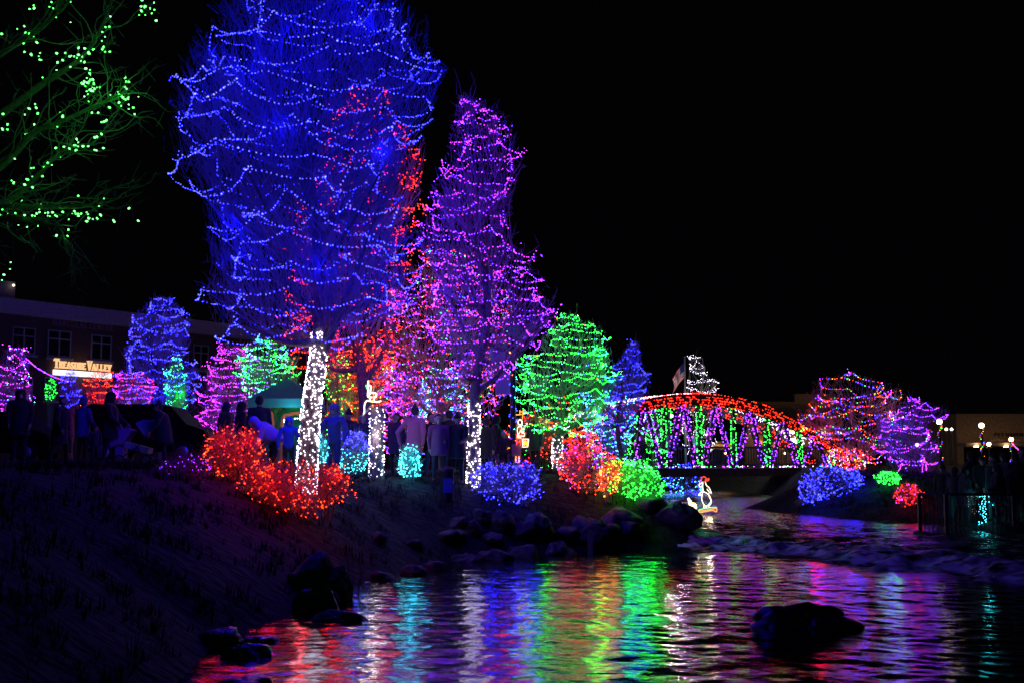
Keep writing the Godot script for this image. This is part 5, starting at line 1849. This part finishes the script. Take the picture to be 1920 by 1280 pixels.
func crowd() -> void:
	var black := Color(0.015, 0.015, 0.018)
	var dark := Color(0.03, 0.03, 0.04)
	var hair := Color(0.02, 0.015, 0.012)
	var still := {"arms": [[0.1, 0.3], [0.15, 0.3]]}
	# left path
	person("bulky dark hooded person nearest the left edge of the path", 33, 29.0, 1.84, 20, {"hair": "hood", "coat": 0.25, "fat": 1.2, "arms": [[0.2, 0.5], [0.2, 0.5]]}, black, black, black)
	person("dark person in a long coat bending to the left beside the blue jacket", 108, 29.2, 1.68, 80, {"coat": 0.4, "bend": 0.12, "stride": 0.4, "arms": [[0.2, 0.4], [0.1, 0.4]]}, black, black, hair)
	person("person in a blue jacket standing among the dark visitors on the left", 152, 29.8, 1.68, 150, {"hair": "beanie", "coat": 0.2, "arms": [[0.2, 0.7], [0.2, 0.7]]}, Color(0.05, 0.07, 0.4), dark, Color(0.05, 0.06, 0.3))
	person("tall dark person behind the stroller", 203, 29.4, 1.78, 90, {"hair": "hood", "coat": 0.3, "stride": 0.25, "fat": 1.1, "arms": [[0.4, 0.4], [0.5, 0.4]]}, black, black, black)
	person("dark person leaning over the stroller from its right", 308, 29.2, 1.55, -70, {"coat": 0.35, "bend": 0.3, "hair": "beanie", "fat": 1.15, "hang": 0.6, "arms": [[0.4, 0.3], [0.5, 0.3]]}, black, black, black)
	person("small child in dark clothes between the blue jacket and the tall person", 176, 28.9, 0.95, 30, {"hair": "beanie"}, dark, black, dark)
	# around the big trunk
	person("dark person left of the timber arch", 422, 31.0, 1.62, 60, {"hair": "hood", "coat": 0.3}, black, black, dark)
	person("tall dark person in front of the timber arch", 484, 30.0, 1.82, 200, {"coat": 0.35, "fat": 1.05}, black, black, hair)
	person("person in a purple patterned coat bending down beside the blue jacket", 514, 27.6, 1.6, -60, {"bend": 1.05, "hang": 0.9, "coat": 0.1, "fat": 1.3, "hair": "hood", "arms": [[0.3, 0.3], [0.3, 0.3]]}, Color(0.28, 0.1, 0.62), black, Color(0.25, 0.1, 0.55))
	person("young person in a bright blue hooded jacket seen left of the big trunk", 540, 27.0, 1.34, 15, {"hair": "hood", "arms": [[0.05, 0.1, 0.4], [0.05, 0.1, 0.4]]}, Color(0.02, 0.04, 0.6), black, Color(0.02, 0.04, 0.55))
	person("dark person half hidden right of the big white trunk", 596, 29.0, 1.62, 100, {"coat": 0.2, "hair": "hood"}, dark, Color(0.02, 0.05, 0.07), dark)
	person("person in a dark blue jacket and pale headscarf right of the big trunk", 626, 27.5, 1.74, -20, {"hair": "hood", "arms": [[0.15, 0.4, 0.5], [0.15, 0.4, 0.5]]}, Color(0.06, 0.07, 0.28), Color(0.03, 0.04, 0.2), Color(0.12, 0.12, 0.25))
	person("dark person behind the blue and cyan round bush", 678, 30.5, 1.6, 10, {"coat": 0.3, "hair": "long"}, dark, black, hair)
	# by the cyan topiary
	person("person in a long pale pink coat holding hands with a neighbour", 777, 30.2, 1.78, 165, {"coat": 0.32, "hair": "beanie", "arms": [[-0.1, 0.1], [0.15, 0.15, 0.9]]}, Color(0.55, 0.13, 0.26), black, Color(0.03, 0.02, 0.03))
	person("person in a dark coat with a mauve front beside the pink coat", 822, 29.6, 1.66, 10, {"coat": 0.25, "hair": "long"}, Color(0.2, 0.05, 0.14), dark, hair)
	person("dark person with arms folded right of the mauve coat", 806, 30.6, 1.62, 40, {"coat": 0.2, "arms": [[0.4, 1.4], [0.4, 1.4]]}, black, Color(0.03, 0.04, 0.15), hair)
	person("tall person in black facing the river beside the mauve coat", 858, 29.8, 1.72, -15, {"coat": 0.3, "hair": "beanie", "fat": 1.1, "arms": [[0.3, 1.0], [0.3, 1.0]]}, black, black, black)
	person("person in a purple coat half hidden by the white wrapped trunk", 876, 31.5, 1.56, 20, {"coat": 0.3, "hair": "long"}, Color(0.3, 0.07, 0.35), dark, hair)
	person("dark person right of the white wrapped purple tree trunk", 912, 30.8, 1.62, 160, {"coat": 0.3}, black, black, hair)
	person("person in a pale cap beside the trunk of the green tree", 1026, 38.0, 1.66, 200, {"hair": "beanie", "coat": 0.2}, Color(0.05, 0.05, 0.08), black, Color(0.4, 0.4, 0.5))
	person("child with a pale hat in front of the red hedge", 944, 33.5, 1.2, 0, {"hair": "beanie"}, dark, black, Color(0.4, 0.45, 0.6))
	person("dark person seen between the round bush and the wrapped stump", 652, 31.5, 1.7, 30, {"coat": 0.25, "hair": "beanie"}, dark, black, black)
	person("dark person just left of the pink coat", 742, 31.2, 1.64, -30, {"coat": 0.3, "hair": "long"}, Color(0.05, 0.02, 0.06), black, hair)
	person("dark person in a short jacket behind the trash can", 842, 31.0, 1.7, 170, {"hair": "short", "stride": 0.15}, black, Color(0.02, 0.03, 0.08), hair)
	person("dark person walking left of the rope light sign", 930, 34.5, 1.7, 90, {"coat": 0.25, "hair": "hood", "stride": 0.35}, black, black, black)
	person("dark person between the rope light sign and the green tree", 1004, 36.5, 1.72, 150, {"coat": 0.2, "hair": "beanie"}, dark, black, Color(0.2, 0.02, 0.02))
	person("dark person in a hood between the two left tree trunks of the path", 450, 32.0, 1.7, 120, {"coat": 0.3, "hair": "hood"}, black, black, black)
	# right terrace
	rng.seed = 55
	var spots := [[1862, 33.5, 1.8, "dark person in front of the lit shop wall on the right terrace"], [1884, 34.5, 1.7, "dark person right of the one before the shop wall"], [1905, 33.0, 1.72, "dark person at the right edge behind the railing"], [1842, 35.0, 1.66, "dark person left of the group before the shop wall"], [1822, 36.0, 1.7, "dark person below the coloured street lamp"], [1870, 32.4, 1.62, "dark person nearest the railing on the right terrace"], [1918, 34.5, 1.75, "dark person cut by the right edge of the picture"], [1790, 34.5, 1.68, "dark person under the bright street lamp"], [1808, 34.0, 1.66, "dark person between the two bright street lamps"], [1768, 35.5, 1.6, "dark person right of the purple tree"], [1895, 32.2, 1.35, "child in dark clothes at the right railing"], [1776, 34.0, 1.2, "dark seated looking child beside the short railing panel"]]
	for s in spots:
		person(s[3], s[0], s[1], s[2], rng.randf_range(0, 360), {"hair": ["hood", "beanie", "long", "short"][rng.randi() % 4], "coat": rng.randf_range(0.1, 0.4), "fat": rng.randf_range(1.0, 1.2), "arms": [[0.2, rng.randf()], [0.2, rng.randf()]]}, [black, dark, Color(0.03, 0.02, 0.05)][rng.randi() % 3], black, black)
